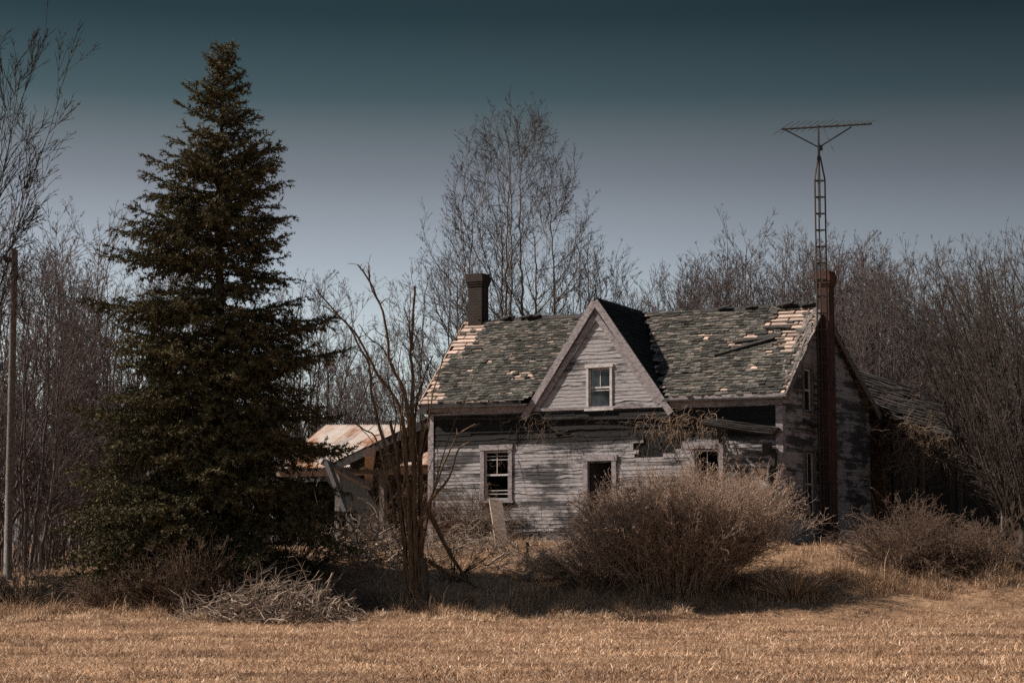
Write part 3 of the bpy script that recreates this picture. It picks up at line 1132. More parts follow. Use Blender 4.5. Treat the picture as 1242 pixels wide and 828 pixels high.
OV = .24
uL, uR = -W_ - .22, .26
A = (uL, -OV, front_eave(uL) - .10); B = (uR, -OV, front_eave(uR) - .10)
Cc = (uR - .12, RV, ridge_z(uR)); Dd = (uL - .28, RV, ridge_z(uL))


def in_dormer(m):
    return abs(m.x - UD) < DHW * 1.05 * (1 - (m.z - DZB) / (DZT + .12 - DZB)) + .12


def hash2(x, y):
    return (math.sin(x * 1.7 + y * 2.3) + math.sin(x * 4.1 - y * 3.3 + 1.2) * .6 + math.sin(x * 9.3 + y * 7.7) * .35)


def keep_front(m, s, t, rg):
    if in_dormer(m): return False
    nz_ = hash2(m.x, m.z * 1.5)
    dl = m.x - (uL - .28 * t)
    lim = .26 + .16 * nz_ + (t > .55) * (1.1 * (t - .55) * 2.0) + (t < .12) * .4
    if dl < lim: return rg.random() < .06
    dr = (uR - .12 * t) - m.x
    lim = .12 + .1 * nz_ + max(0, 1 - abs(t - .68) / .36) * (2.0 + .8 * nz_)
    if dr < lim: return rg.random() < .12
    if nz_ > 1.55 and rg.random() < .3: return False
    if .25 < t < .34 and -8.6 < m.x < -7.9 and nz_ > .1: return False
    return rg.random() > .014


roof = tiles(A, B, Cc, Dd, 22, .8, .022, -.06, 3, lambda m, s, t, g: not in_dormer(m) and g.random() > .008, .02).build('roof', M['sheathing'], house)
tiles(A, B, Cc, Dd, 33, .21, .015, .30, 5, keep_front, .17, .028, .04).build('shingles', M['shingle'], roof)
# back slope
Ab = (uR, D_ + .3, back_eave(uR) - .1); Bb = (uL, D_ + .3, back_eave(uL) - .1)
Cb = (uL - .28, RV + .004, ridge_z(uL)); Db = (uR - .12, RV + .004, ridge_z(uR))
tiles(Ab, Bb, Cb, Db, 24, 2.6, .022, -.06, 6, lambda m, s, t, g: True).build('roof', M['sheathing'], house)
bk = tiles(Ab, Bb, Cb, Db, 27, .30, .014, .30, 7, lambda m, s, t, g: g.random() > .05, .10, .028).build('back_shingles', M['shingle'], roof)
# dark boards under the rafters so no light comes through
mb = MB()
for (p, q, r_, s_) in (((-W_ - .42, -.1, 5.5), (UD - DHW, .02, 5.55), (UD - .3, RV, 8.36), (-W_ - .42, RV, 8.40)), ((UD + DHW, .02, 5.5), (0, .02, 5.42), (0, RV, 8.16), (UD + .3, RV, 8.32)), ((0, D_, 5.35), (-W_ - .42, D_, 5.5), (-W_ - .42, RV, 8.40), (0, RV, 8.16))):
    mb.quad(p, q, r_, s_)
mb.build('roof_lining', M['black'], house)
# ridge cap: dark rotten boards, broken off near the ends
mb = MB()
u = uL + .9
while u < uR - .7:
    e = min(uR - .6, u + rg.uniform(.5, 1.3))
    if rg.random() > .22:
        zz = ridge_z((u + e) / 2) + .05
        mb.beam((u, RV - .07, ridge_z(u) - .012 + rg.uniform(0, .02)), (e, RV - .07, ridge_z(e) - .012 + rg.uniform(0, .02)), .17, .02, (0, -.68, .73), 2, .006, rg)
        mb.beam((u, RV + .07, ridge_z(u) - .006), (e, RV + .07, ridge_z(e) - .006), .17, .02, (0, .68, .73), 2, .006, rg)
    u = e + .01
for _ in range(26):                                   # lumps of rotten shingle left on the ridge
    u = rg.choice([rg.uniform(uL, uL + 2.2), rg.uniform(uR - 2.4, uR - .5), rg.uniform(uL, uR)])
    mb.beam((u, RV - rg.uniform(0, .2), ridge_z(u) + .03), (u + rg.uniform(.15, .5), RV - rg.uniform(0, .2), ridge_z(u) + rg.uniform(.03, .09)), .14, .03, (0, -.5, .8), 1, .02, rg)
mb.build('ridge_cap', M['wood_dark'], roof)
# drip edge
for a, b_ in ((uL, UD - DHW - .2), (UD + DHW + .24, uR)):
    mb = MB()
    mb.beam((a, -OV - .016, front_eave(a) - .125), (b_, -OV - .016, front_eave(b_) - .125), .018, .085, (0, 0, 1), 9, .007, rg)
    mb.build('fascia', M['wood_dark'] if a < -6 else M['trim'], house)
# rakes on both gable ends
for (p, q, up, mt) in (((uR - .02, -OV, front_eave(uR) - .18), (uR - .14, RV, ridge_z(uR) - .1), (0, -.7, .7), 'wood_grey'), ((uR - .02, D_ + .3, back_eave(uR) - .18), (uR - .14, RV, ridge_z(uR) - .1), (0, .7, .7), 'wood_grey'),
                       ((uL + .02, -OV, front_eave(uL) - .18), (uL - .26, RV, ridge_z(uL) - .1), (0, -.7, .7), 'wood_pale'), ((uL + .02, D_ + .3, back_eave(uL) - .18), (uL - .26, RV, ridge_z(uL) - .1), (0, .7, .7), 'wood_grey')):
    mb = MB(); mb.beam(p, q, .03, .2, up, 6, .008, rg); mb.build('rake_board', M[mt], house)
# splintered shingle ends and rotten strips along the right rake
mb = MB()
for i in range(60):
    t = rg.random() ** .8
    p = Vector(B).lerp(Vector(Cc), t)
    ln = rg.uniform(.2, .8)
    q = Vector(B).lerp(Vector(Cc), min(1, t + ln / 4))
    o_ = rg.uniform(-.35, .03)
    mb.beam((p.x + o_, p.y, p.z + .05), (q.x + o_ + rg.uniform(-.12, .1), q.y, q.z + .06), rg.uniform(.03, .08), .014, (0, -.6, .7), 1, .008, rg)
mb.build('rotten_edge', M['wood_grey'], roof)
for (u0, t0, u1, t1) in ((-2.35, .44, -.75, .60), (-1.95, .58, -.55, .62), (-1.2, .74, -.35, .72)):
    mb = MB()
    p = Vector(A).lerp(Vector(Dd), t0); q = Vector(A).lerp(Vector(Dd), t1)
    pz = Vector(A).lerp(Vector(B), (u0 - uL) / (uR - uL)).lerp(Vector(Dd).lerp(Vector(Cc), (u0 - uL) / (uR - uL)), t0)
    qz = Vector(A).lerp(Vector(B), (u1 - uL) / (uR - uL)).lerp(Vector(Dd).lerp(Vector(Cc), (u1 - uL) / (uR - uL)), t1)
    n_ = Vector((0, -.68, .73))
    mb.beam(pz + n_ * .08, qz + n_ * .11, .11, .035, n_, 2, .006, rg)
    mb.build('broken_board', M['wood_dark'], roof)

# dormer roof
dE = DZB - .22                                             # height of its low corners
hw2 = DHW + .22
apz = DZT + .16
la = tiles((UD - hw2, .03, dE + .02), (UD - hw2, -.07, dE), (UD, -.07, apz), (UD, RV + .06, ridge_z(UD) + .06), 24, .28, .014, .3, 21, lambda m, s, t, g: g.random() > .03, .08, .02)
dr = MB()
dr.hexa([(UD - hw2, -.07, dE - .03), (UD, -.07, apz - .03), (UD, RV, ridge_z(UD) + .02), (UD - hw2 + .02, .03, dE - .03), (UD - hw2, -.07, dE), (UD, -.07, apz), (UD, RV, ridge_z(UD) + .05), (UD - hw2 + .02, .03, dE)])
dr.hexa([(UD + hw2, -.07, dE - .03), (UD + hw2 - .02, .03, dE - .03), (UD + .003, RV, ridge_z(UD) + .02), (UD + .003, -.07, apz - .03), (UD + hw2, -.07, dE), (UD + hw2 - .02, .03, dE), (UD + .003, RV, ridge_z(UD) + .05), (UD + .003, -.07, apz)])
dro = dr.build('dormer_roof', M['wood_dark'], house)
la.build('shingles', M['shingle'], dro)
tiles((UD + hw2, -.07, dE), (UD + hw2, .03, dE + .02), (UD, RV + .06, ridge_z(UD) + .06), (UD, -.07, apz), 24, .5, .012, .3, 22, lambda m, s, t, g: True, .05, .02).build('shaded_shingles', M['shingle_black'], dro)  # right slope turned from the sun: its shade is in the shingle colour
for sg in (-1, 1):
    mb = MB()
    mb.beam((UD + sg * (hw2 + .0), -.095, dE - .08), (UD + sg * .0, -.095, apz - .10), .04, .20, (sg * .8, 0, .6), 8, .006, rg)
    mb.build('rake_board', M['trim'], house)
    mb = MB()                                                # soffit strip behind the rake board
    mb.beam((UD + sg * (hw2 - .09), -.055, dE - .09), (UD + sg * .06, -.055, apz - .17), .03, .02, (sg * .8, 0, .6), 4, .004, rg)
    mb.build('soffit', M['trim'], house)
    mb = MB()
    mb.beam((UD + sg * (DHW - .18), -.045, DZB - .03), (UD + sg * .02, -.045, DZT - .36), .03, .16, (sg * .8, 0, .6), 4, .004, rg)
    mb.build('frieze_board', M['trim'], house)
mb = MB(); mb.beam((UD - DHW - .05, -.04, 5.50), (UD + DHW + .1, -.04, 5.47), .03, .07, (0, 0, 1), 6, .006, rg); mb.build('belt_board', M['trim'], house)


def window(hole, wall, name='window', casing=.13, sash=True, pane=True, mat='trim', rails=(), head=.05, inset=.06):
    """hole in the front wall (wall='f') or the right gable wall (wall='g'); parts: casing in the frame mesh, sash, pane"""
    a, b_, z0, z1 = hole
    def T(s, d, z): return (s, d, z) if wall == 'f' else (-d, s, z)
    def bx(mb, s0, s1, d0, d1, q0, q1):
        mb.hexa([T(s0, d0, q0), T(s1, d0, q0), T(s1, d1, q0), T(s0, d1, q0), T(s0, d0, q1), T(s1, d0, q1), T(s1, d1, q1), T(s0, d1, q1)])
    f_ = MB()
    bx(f_, a - casing, a, -.045, .07, z0 - .05, z1 + casing * .2)
    bx(f_, b_, b_ + casing, -.045, .07, z0 - .05, z1 + casing * .2)
    bx(f_, a - casing - .03, b_ + casing + .03, -.055, .07, z1 + casing * .2 + .002, z1 + casing + head)
    bx(f_, a - casing - .05, b_ + casing + .05, -.075, .07, z0 - .11, z0 - .052)
    fr = f_.build(name, M[mat], house)
    if sash:
        s_ = MB()
        zm = (z0 + z1) / 2
        t = .045
        bx(s_, a + .003, a + t, inset - .03, inset, z0 - .04, z1)
        bx(s_, b_ - t, b_ - .003, inset - .03, inset, z0 - .04, z1)
        for q in (z0 - .04, zm - .025, z1 - .05):
            bx(s_, a + t + .002, b_ - t - .002, inset - .028, inset - .002, q, q + .05)
        for (k, v, q0, q1) in rails:
            if k == 'v': bx(s_, v - .011, v + .011, inset - .024, inset - .006, q0, q1)
            else: bx(s_, q0, q1, inset - .024, inset - .006, v - .011, v + .011)
        s_.build('sash', M['sash'], fr)
    if pane:
        p = MB()
        zq = (z0 + z1) / 2
        for (q0, q1, dd) in ((z0 + .012, zq - .03, .0), (zq + .03, z1 - .055, .006)):
            p.quad(T(a + .05, inset - .012 + dd, q0), T(b_ - .05, inset - .012 + dd, q0), T(b_ - .05, inset - .012 + dd + .004, q1), T(a + .05, inset - .012 + dd + .004, q1))
        p.build('pane', M['glass'], fr)
    return fr


wd = window(WIN_D, 'f', casing=.07, head=.03, mat='sash', rails=(('v', -5.46, 6.10, 6.55), ('h', 5.98, -5.74, -5.18)))
mb = MB()                                                   # torn blind behind the glass
mb.quad((-5.74, .12, 6.08), (-5.18, .12, 6.08), (-5.18, .13, 6.4), (-5.74, .13, 6.34))
mb.quad((-5.55, .12, 5.6), (-5.42, .12, 5.6), (-5.22, .14, 6.0), (-5.3, .14, 6.0))
mb.build('torn_blind', M['wood_grey'], wd)
wl = window(WIN_L, 'f', sash=True, pane=False, rails=(('h', 3.14, -9.2, -8.47), ('h', 3.24, -9.2, -8.47), ('h', 4.12, -9.2, -8.47), ('h', 4.22, -9.2, -8.47), ('v', -8.84, 3.7, 4.3)))
window(WIN_R, 'f', sash=True, pane=False, rails=(('v', -2.2, 3.2, 4.2),))
window(GW_U, 'g', casing=.09, mat='wood_grey')
window(GW_L, 'g', casing=.09, mat='wood_grey', rails=(('v', 1.8, 2.5, 4.15),))
# door opening with its casing and a door standing ajar inside
a, b_, z0, z1 = DOOR
mb = MB()
mb.box(a - .14, a, -.05, .08, z0, z1 + .02); mb.box(b_, b_ + .14, -.05, .08, z0, z1 + .02); mb.box(a - .17, b_ + .17, -.06, .08, z1 + .022, z1 + .18); mb.box(a - .1, b_ + .1, -.12, .08, z0 - .12, z0 - .003)
dfr = mb.build('door_frame', M['trim'], house)
mb = MB()
mb.beam((a + .03, .08, (z0 + z1) / 2), (a + .35, .78, (z0 + z1) / 2), .04, z1 - z0 - .04, (0, 0, 1))
door = mb.build('door', M['wood_dark'], house)
mb = MB(); mb.tube([(a + .36, .62, z0 + .95), (a + .40, .60, z0 + .95), (a + .44, .585, z0 + .95)], [.02, .03, .02], 8); mb.build('handle', M['metal'], door)
# drip boards below the gable windows and broken shelf
mb = MB(); mb.beam((.05, 1.36, 5.02), (.12, 2.3, 4.92), .1, .05, (1, 0, 0), 2, .01, rg); mb.build('broken_sill', M['wood_dark'], house)
# near-black sheet behind the torn boards, its colour standing in for the unlit hole
mb = MB(); mb.box(-4.5, -2.75, .02, .035, 3.98, 4.7); mb.build('hole_shade_sheet', M['black'], house)
# old porch line: nailers and rotten rafters left on the front wall
mb = MB()
mb.beam((-W_ + .25, -.05, 5.36), (-2.7, -.05, 5.12), .05, .06, (0, 0, 1), 10, .012, rg)
for i in range(5):
    u = -10.8 + i * 1.9 + rg.uniform(-.2, .2)
    mb.beam((u, -.03, 4.75 + rg.uniform(0, .4)), (u + rg.uniform(.4, 1.1), -.04, 4.72 + rg.uniform(0, .45)), .03, .03, (0, 0, 1), 2, .005, rg)
mb.build('porch_nailer', M['wood_dark'], house)
# remains of the porch roof at the right corner
pr = MB()
for i in range(4):
    pr.beam((-2.05 + .1 * i, -.1 - .34 * i, 5.05 - .07 * i), (-.02 + .1 * i, -.1 - .34 * i, 4.72 - .07 * i), .30, .03, (.1, .2, 1), 5, .012, rg)
pro = pr.build('porch_roof', M['wood_dark'], house)
mb = MB(); mb.beam((-1.73, -.1, 4.3), (-1.45, -.9, 4.95), .09, .09, (0, 0, 1), 3, .008, rg); mb.build('rafter', M['wood_dark'], pro)
mb = MB(); mb.beam((-1.66, -.24, 1.6), (-1.64, -.24, 4.5), .12, .12, (1, 0, 0), 5, .006, rg); mb.build('porch_post', M['trim'], house)
mb = MB(); mb.beam((-2.75, -.24, 4.36), (-1.7, -.24, 4.42), .11, .12, (0, 0, 1), 3, .006, rg); mb.build('porch_beam', M['trim'], house)
mb = MB(); mb.beam((-.42, -.16, 1.6), (-.17, -.16, 4.1), .13, .13, (1, 0, 0), 5, .008, rg); mb.box(-.47, -.27, -.26, -.06, 4.1, 4.36); mb.build('porch_post', M['wood_dark'], house)


# chimneys
def chimney(u0, u1, v0, v1, zb, zt, mat, cap):
    mb = MB()
    mb.box(u0, u1, v0, v1, zb, zt - .42)
    z = zt - .42
    for i, (g_, hh) in enumerate(cap):
        mb.box(u0 - g_, u1 + g_, v0 - g_, v1 + g_, z + .002, z + hh); z += hh
    rim = z
    return mb.build('chimney', mat, roof if zb > 5 else house)


chimney(-11.40, -10.91, RV - .2, RV + .2, 8.0, 10.02, M['brick_sooty'], ((.02, .07), (.04, .07), (.06, .17), (.03, .08)))
chimney(.035, .40, 2.46, 2.86, 1.2, 9.22, M['brick'], ((.02, .07), (.045, .07), (.06, .18), (.03, .10)))

# ------------------------------------------------------------------ antenna tower on the ground beside the chimney
def antenna():
    bx = at(1001, 660, 1)
    base = h2w(.32, 2.12, 0)
    X, Y = base[0], base[1]
    z0 = float(ground(X, Y))
    sp = math.hypot(Y, 0)
    top = EYE + (HORIZ - 146) / FPX * Y
    zt = EYE + (HORIZ - 212) / FPX * Y
    o = empty('antenna_tower', (X, Y, z0))
    tag(o, 'slim triangular lattice antenna tower with a rooftop aerial standing against the brick chimney', 'antenna')
    r = .16
    legs = [(r * math.cos(t), r * math.sin(t)) for t in (R_(210), R_(330), R_(90))]
    Ht, Hm = zt - z0, top - z0
    for (x, y) in legs:
        mb = MB()
        mb.tube([(x, y, -.1), (x, y, Ht - .05), (x * .2, y * .2, Ht + .62)], .024, 6)
        mb.build('leg', M['metal'], o)
    mb = MB()
    z = .35
    while z < Ht:
        for i in range(3):
            p, q = legs[i], legs[(i + 1) % 3]
            mb.tube([(p[0], p[1], z), (q[0], q[1], z)], .017, 5)
        z += .46
    mb.build('cross_braces', M['metal'], o)
    mb = MB(); mb.tube([(0, 0, Ht - 1.1), (0, 0, Hm)], .027, 6); mb.tube([(0, 0, Ht + .55), (0, 0, Ht + .95)], .035, 6); mb.box(.0, .1, -.05, .05, Ht + .78, Ht + .92)
    mb.build('mast', M['metal'], o)
    s = FPX / Y
    bl, br = -(997 - 952) / s, (1062 - 997) / s
    zb = Hm - .06
    mb = MB()
    mb.tube([(bl, .12, zb - .02), (br, -.12, zb + .08)], .027, 6)
    bo = mb.build('boom', M['metal'], o)
    for q in (bl + .02, (1037 - 997) / s):
        mb = MB(); mb.tube([(q, .1 if q < 0 else -.08, zb), (0, 0, zb - .56)], .019, 5); mb.build('strut', M['metal'], o)
    n = 14
    for i in range(n):
        t = i / (n - 1)
        x = bl + .06 + (br - bl - .12) * t
        L = (.95 - .5 * t) * (1.25 if i == 6 else 1)
        yy = .12 - .24 * t
        zz = zb + .02 + .09 * t
        mb = MB()
        mb.tube([(x + .14 * L, yy - L, zz - .03), (x, yy, zz + .01), (x - .14 * L, yy + L, zz + .03)], .009, 4)
        mb.build('aerial_rod', M['metal'], bo)
    mb = MB(); mb.tube([(.12, -.05, zb), (.36, -.3, zb - .75)], .011, 4); mb.build('bent_rod', M['metal'], bo)


antenna()

# ------------------------------------------------------------------ lean-to porch on the left side of the house
def lean_to():
    o = empty('side_porch', tuple(HC), -TH)
    tag(o, 'collapsing open side porch with sloping dark roof and crooked posts left of the house', 'porch')
    rg = random.Random(3)
    hi, lo = (-11.22, 5.42), (-14.75, 4.14)
    mb = MB()
    def rp(u): return hi[1] + (lo[1] - hi[1]) * (u - hi[0]) / (lo[0] - hi[0])
    n = 16
    for i in range(n):
        a, b_ = hi[0] + (lo[0] - hi[0]) * i / n, hi[0] + (lo[0] - hi[0]) * (i + 1) / n - .012
        mb.hexa([(a, .1, rp(a) + .0), (b_, .1 + rg.uniform(-.08, .08), rp(b_)), (b_, 2.6, rp(b_)), (a, 2.6, rp(a)), (a, .1, rp(a) + .03), (b_, .1, rp(b_) + .03), (b_, 2.6, rp(b_) + .03), (a, 2.6, rp(a) + .03)])
    mb.build('roof', M['wood_dark'], o)
    for v in (.12, 1.0, 1.8, 2.5):
        mb = MB(); mb.beam((hi[0], v, hi[1] - .12), (lo[0] + .05, v, lo[1] - .12), .05, .22, (0, 0, 1), 6, .008, rg); mb.build('rafter', M['wood_dark'], o)
    mb = MB(); mb.beam((lo[0] + .22, .0, lo[1] - .2), (lo[0] + .22, 2.6, lo[1] - .2), .12, .14, (0, 0, 1), 5, .01, rg); mb.build('beam', M['wood_grey'], o)
    for (v, dx, bz) in ((.15, 0, .75), (2.5, .1, 1.0)):
        mb = MB(); mb.beam((lo[0] + .22 - dx * .4, v, bz), (lo[0] + .22, v, lo[1] - .28), .16, .16, (1, 0, 0), 6, .01, rg); mb.build('post', M['wood_grey'], o)
    return o


lean_to()
# individual fallen timbers of that porch
def timber(name, p, q, w, h, mat, label, group=None, n=4, jit=.008, cat='timber', up=(.2, .3, 1)):
    p, q = Vector(p), Vector(q)
    o = empty(name, tuple(p if p.z < q.z else q))
    mb = MB(); mb.beam(p - Vector(o.location), q - Vector(o.location), w, h, up, n, jit, random.Random(int(p.x * 97 + q.z * 31)))
    bpy.data.objects.remove(o)
    base = p if p.z < q.z else q
    ob = mb.build(name, M[mat], None)
    ob.location = base
    return tag(ob, label, cat, group)


timber('fallen_brace', gp(441, 676), at(397, 560, 50.6), .15, .13, 'wood_dark', 'dark brace leaning inward under the side porch roof')
timber('fallen_beam', at(390, 559, 50.8), at(451, 591, 51.2), .2, .12, 'wood_grey', 'split grey beam hanging down from the side porch eave')
timber('standing_post', gp(445, 642), at(449, 548, 55), .26, .26, 'wood_pale', 'pale thick post standing in the middle of the side porch', n=5, cat='post')

# rust-roofed wing behind the porch
def back_wing():
    o = empty('back_wing', tuple(HC), -TH)
    tag(o, 'low wing with a rusty corrugated metal roof behind the side porch', 'wing')
    v0, v1 = 4.0, 6.8
    # ridge height so that its top edge is seen at row 515
    def top(u):
        p = h2w(u, v1, 0)
        return EYE + (HORIZ - 516) / FPX * p[1]
    u0, u1 = -20.0, -12.3
    mb = MB()
    nn = 90
    for i in range(nn):
        a, b_ = u0 + (u1 - u0) * i / nn, u0 + (u1 - u0) * (i + 1) / nn
        c = (a + b_) / 2
        ze = 4.2
        mb.quad((a, v0 - .3, ze), (c, v0 - .3, ze + .03), (c, v1, top(c) + .03), (a, v1, top(a)))
        mb.quad((c, v0 - .3, ze + .03), (b_, v0 - .3, ze), (b_, v1, top(b_)), (c, v1, top(c) + .03))
    mb.build('roof', M['rust'], o)
    mb = MB()
    mb.quad((u0, v1 + .02, top(u0)), (u1, v1 + .02, top(u1)), (u1, v1 + 2.6, 3.7), (u0, v1 + 2.6, 3.7))
    mb.build('back_roof', M['rust'], o)
    mb = MB()
    for i in range(26):
        a = u0 + .1 + (u1 - u0 - .2) * i / 26
        b_ = a + (u1 - u0 - .2) / 26 - .012
        mb.box(a, b_, v0, v0 + .03, 3.86 + .1 * ((i * 7) % 5) / 5, 4.12)
    mb.quad((u0 + .1, v1, .8), (u1, v1, .8), (u1, v1, 4.2), (u0 + .1, v1, 4.2))
    mb.quad((u0 + .1, v0 + .03, .8), (u0 + .1, v1 + 2.3, .8), (u0 + .1, v1 + 2.3, 4.0), (u0 + .1, v0 + .03, 3.75))
    mb.build('wall', M['wood_dark'], o)
    mb = MB(); mb.box(u0 + .1, u1, v0 - .05, v0 - .003, 3.94, 4.12); mb.build('fascia', M['wood_pale'], o)


back_wing()

# ------------------------------------------------------------------ shed behind the right end of the house
def shed():
    o = empty('shed', tuple(HC), -TH)
    tag(o, 'sagging dark wooden shed with a worn shake roof behind the brick chimney', 'shed')
    v0, v1 = D_ + .4, D_ + 12.0
    eu, ru = 1.1, -2.6
    rg = random.Random(8)
    A = (eu, v0, 5.15); B = (eu, v1, 4.75); C2 = (ru, v1, 7.2); D2 = (ru, v0, 7.6)
    mb = MB()
    mb.quad((A[0], A[1], A[2] - .04), (B[0], B[1], B[2] - .04), (C2[0], C2[1], C2[2] - .04), (D2[0], D2[1], D2[2] - .04))
    mb.quad((ru, v0, 7.56), (ru, v1, 7.16), (ru - 3.7, v1, 4.7), (ru - 3.7, v0, 5.1))
    ro = mb.build('roof', M['wood_dark'], o)
    tiles(A, B, C2, D2, 15, .9, .016, .25, 5, lambda m, s, t, g: g.random() > .03, .2, .0, .03).build('shakes', M['shake'], ro)
    mb = MB()
    n = 44
    for i in range(n):
        a = v0 + (v1 - v0) * i / n
        b_ = a + (v1 - v0) / n - rg.uniform(.01, .03)
        mb.box(eu - .55, eu - .52 + rg.uniform(0, .02), a, b_, .9, 5.2 - .4 * i / n)
    mb.quad((eu - .6, v0, .9), (eu - .6, v1, .9), (eu - .6, v1, 4.8), (eu - .6, v0, 5.1))
    mb.quad((ru - 3.2, v1, .9), (eu - .6, v1, .9), (eu - .6, v1, 4.8), (ru - 3.2, v1, 4.8))
    mb.poly([(ru - 3.4, v1, 4.8), (eu - .3, v1, 4.8), (ru, v1, 7.1)])
    mb.build('wall', M['wood_dark'], o)
    for i in range(3):
        v = v0 + 2.2 + i * 3.6
        mb = MB(); mb.beam((eu - .42, v, .9), (eu - .42, v, 4.9 - .04 * v), .12, .12, (1, 0, 0), 3, .01, rg); mb.build('post', M['wood_grey'], o)
    mb = MB(); mb.beam((eu + .02, v0, 5.06), (eu + .02, v1, 4.66), .03, .16, (0, 0, 1), 8, .02, rg); mb.build('fascia', M['wood_grey'], o)


shed()

# ------------------------------------------------------------------ dead tree in front of the house
def dead_tree():
    Y = 43.2
    b0 = gp(505, 733)
    Y = b0[1]
    o = empty('dead_tree', b0)
    tag(o, 'dead broken-topped tree with upright bare limbs in front of the side porch', 'tree')
    rg = random.Random(2)

    def path(pts, y0, y1, r0, r1, smoothn=3):
        out = []
        for i, (px, py) in enumerate(pts):
            t = i / (len(pts) - 1)
            p = at(px, py, Y + y0 + (y1 - y0) * t)
            out.append(Vector(p) - Vector(b0))
        # Catmull-Rom
        res, rad = [], []
        for i in range(len(out) - 1):
            p0, p1, p2, p3 = out[max(0, i - 1)], out[i], out[i + 1], out[min(len(out) - 1, i + 2)]
            for j in range(smoothn):
                t = j / smoothn
                q = .5 * ((2 * p1) + (p2 - p0) * t + (2 * p0 - 5 * p1 + 4 * p2 - p3) * t * t + (3 * p1 - p0 - 3 * p2 + p3) * t ** 3)
                q += Vector((rg.gauss(0, .008), rg.gauss(0, .008), 0))
                res.append(q); rad.append(r0 + (r1 - r0) * (i + t) / (len(out) - 1))
        res.append(out[-1]); rad.append(r1)
        return res, rad

    mb = MB()
    p, r = path([(505, 742), (505, 720), (504, 690), (502, 650), (499, 610), (498, 585)], 0, 0, .14, .09, 3)
    r[0] = .21; r[1] = .16
    mb.tube(p, r, 11)
    for (dx, y0) in ((-13, .10), (4, -.1), (-4, -.16), (12, .08)):
        p, r = path([(502 + dx * .6, 720), (501 + dx * .8, 660), (498 + dx, 600), (496 + dx * 1.1, 545), (494 + dx * 1.6, 510)], y0 * .6, y0 * 1.5, .065, .035)
        mb.tube(p, r, 7)
    mb.build('trunk', M['bark_dead'], o, True)
    B = [
        ([(495, 560), (492, 530), (489, 513), (481, 485), (460, 457), (443, 426), (431, 404), (404, 375), (383, 349)], 0, -.8, .055, .014),
        ([(488, 590), (478, 570), (470, 551), (460, 517), (451, 476), (448, 444), (435, 419), (420, 391), (391, 370)], .1, .5, .055, .013),
        ([(499, 560), (498, 532), (495, 501), (489, 470), (473, 441), (470, 410), (464, 378), (448, 341), (434, 321)], -.1, -.4, .06, .018),
        ([(462, 372), (449, 345), (447, 322)], -.38, -.45, .018, .01),
        ([(449, 343), (448, 331), (447, 320)], -.4, -.4, .014, .008),
        ([(464, 378), (456, 357), (447, 353)], -.35, -.5, .012, .006),
        ([(504, 560), (504, 539), (500, 495), (501, 457), (498, 426), (501, 394), (503, 347)], .1, .4, .06, .026),
        ([(499, 415), (496, 392), (490, 372)], .3, .2, .022, .012),
        ([(500, 425), (503, 416), (509, 397)], .3, .5, .022, .012),
        ([(500, 440), (497, 400), (498, 360), (497, 340)], .3, .0, .014, .006),
        ([(502, 545), (503, 513), (506, 485), (514, 457), (525, 432)], .05, .6, .04, .011),
        ([(505, 570), (511, 539), (520, 507), (526, 473), (539, 432), (553, 408), (567, 390)], -.1, -.9, .026, .007),
        ([(494, 500), (490, 480), (476, 444), (464, 422), (448, 410), (435, 393)], .0, .9, .03, .009),
        ([(480, 640), (474, 600), (468, 575), (463, 552), (454, 528), (438, 519), (420, 500), (411, 470), (405, 440)], .1, -1.2, .03, .008),
        ([(438, 519), (452, 536), (454, 548)], -.6, -.7, .012, .006),
        ([(507, 640), (511, 626), (520, 610), (530, 597), (545, 578), (555, 547), (570, 535)], -.05, -.8, .055, .016),
        ([(522, 606), (526, 594), (539, 560), (555, 528), (577, 514)], -.2, -1.1, .035, .011),
        ([(531, 580), (531, 560), (530, 530)], -.3, -.5, .012, .006),
        ([(508, 615), (512, 590), (510, 560), (520, 520), (519, 480)], .1, .5, .03, .01),
        ([(490, 650), (482, 610), (484, 570), (478, 540), (480, 500), (470, 455)], .15, .7, .035, .01),
        ([(494, 640), (489, 600), (491, 560), (486, 520), (488, 485), (483, 450), (487, 420)], -.15, -.5, .032, .009),
        ([(470, 410), (458, 402), (452, 392)], -.3, -.7, .012, .006),
        ([(473, 441), (480, 425), (482, 405)], -.3, -.1, .014, .006),
        ([(431, 404), (426, 385), (427, 372)], -.6, -.5, .010, .005),
        ([(404, 375), (394, 372), (382, 366)], -.7, -.9, .009, .004),
        ([(506, 485), (511, 470), (511, 455)], .2, .1, .012, .006),
    ]
    for k in range(16):
        px = 503 + rg.gauss(0, 4); ht = rg.uniform(90, 280); lean_ = rg.gauss(-4, 26)
        B.append(([(px, 728 - rg.uniform(0, 40)), (px + lean_ * .3 + rg.gauss(0, 3), 728 - ht * .4), (px + lean_ * .6 + rg.gauss(0, 5), 728 - ht * .7), (px + lean_ + rg.gauss(0, 6), 728 - ht)], rg.uniform(-.2, .2), rg.uniform(-.6, .6), rg.uniform(.014, .03), .005))
    for pts, y0, y1, r0, r1 in B:
        mb = MB()
        p, r = path(pts, y0, y1, r0, r1, 4)
        mb.tube(p, r, 6)
        # small snapped side twigs
        for _ in range(int(len(p) * .32)):
            i = rg.randrange(len(p) // 3, len(p))
            q = p[i]
            L = rg.uniform(.08, .32)
            e = Vector((rg.gauss(0, 1), rg.gauss(0, 1), rg.uniform(0, 1.2))).normalized() * L
            mb.tube([q, q + e * .6 + Vector((0, 0, .02)), q + e], [r[i] * .45 + .002, r[i] * .3 + .002, .003], 4)
        mb.build('limb', M['bark_dead'], o, True)


dead_tree()


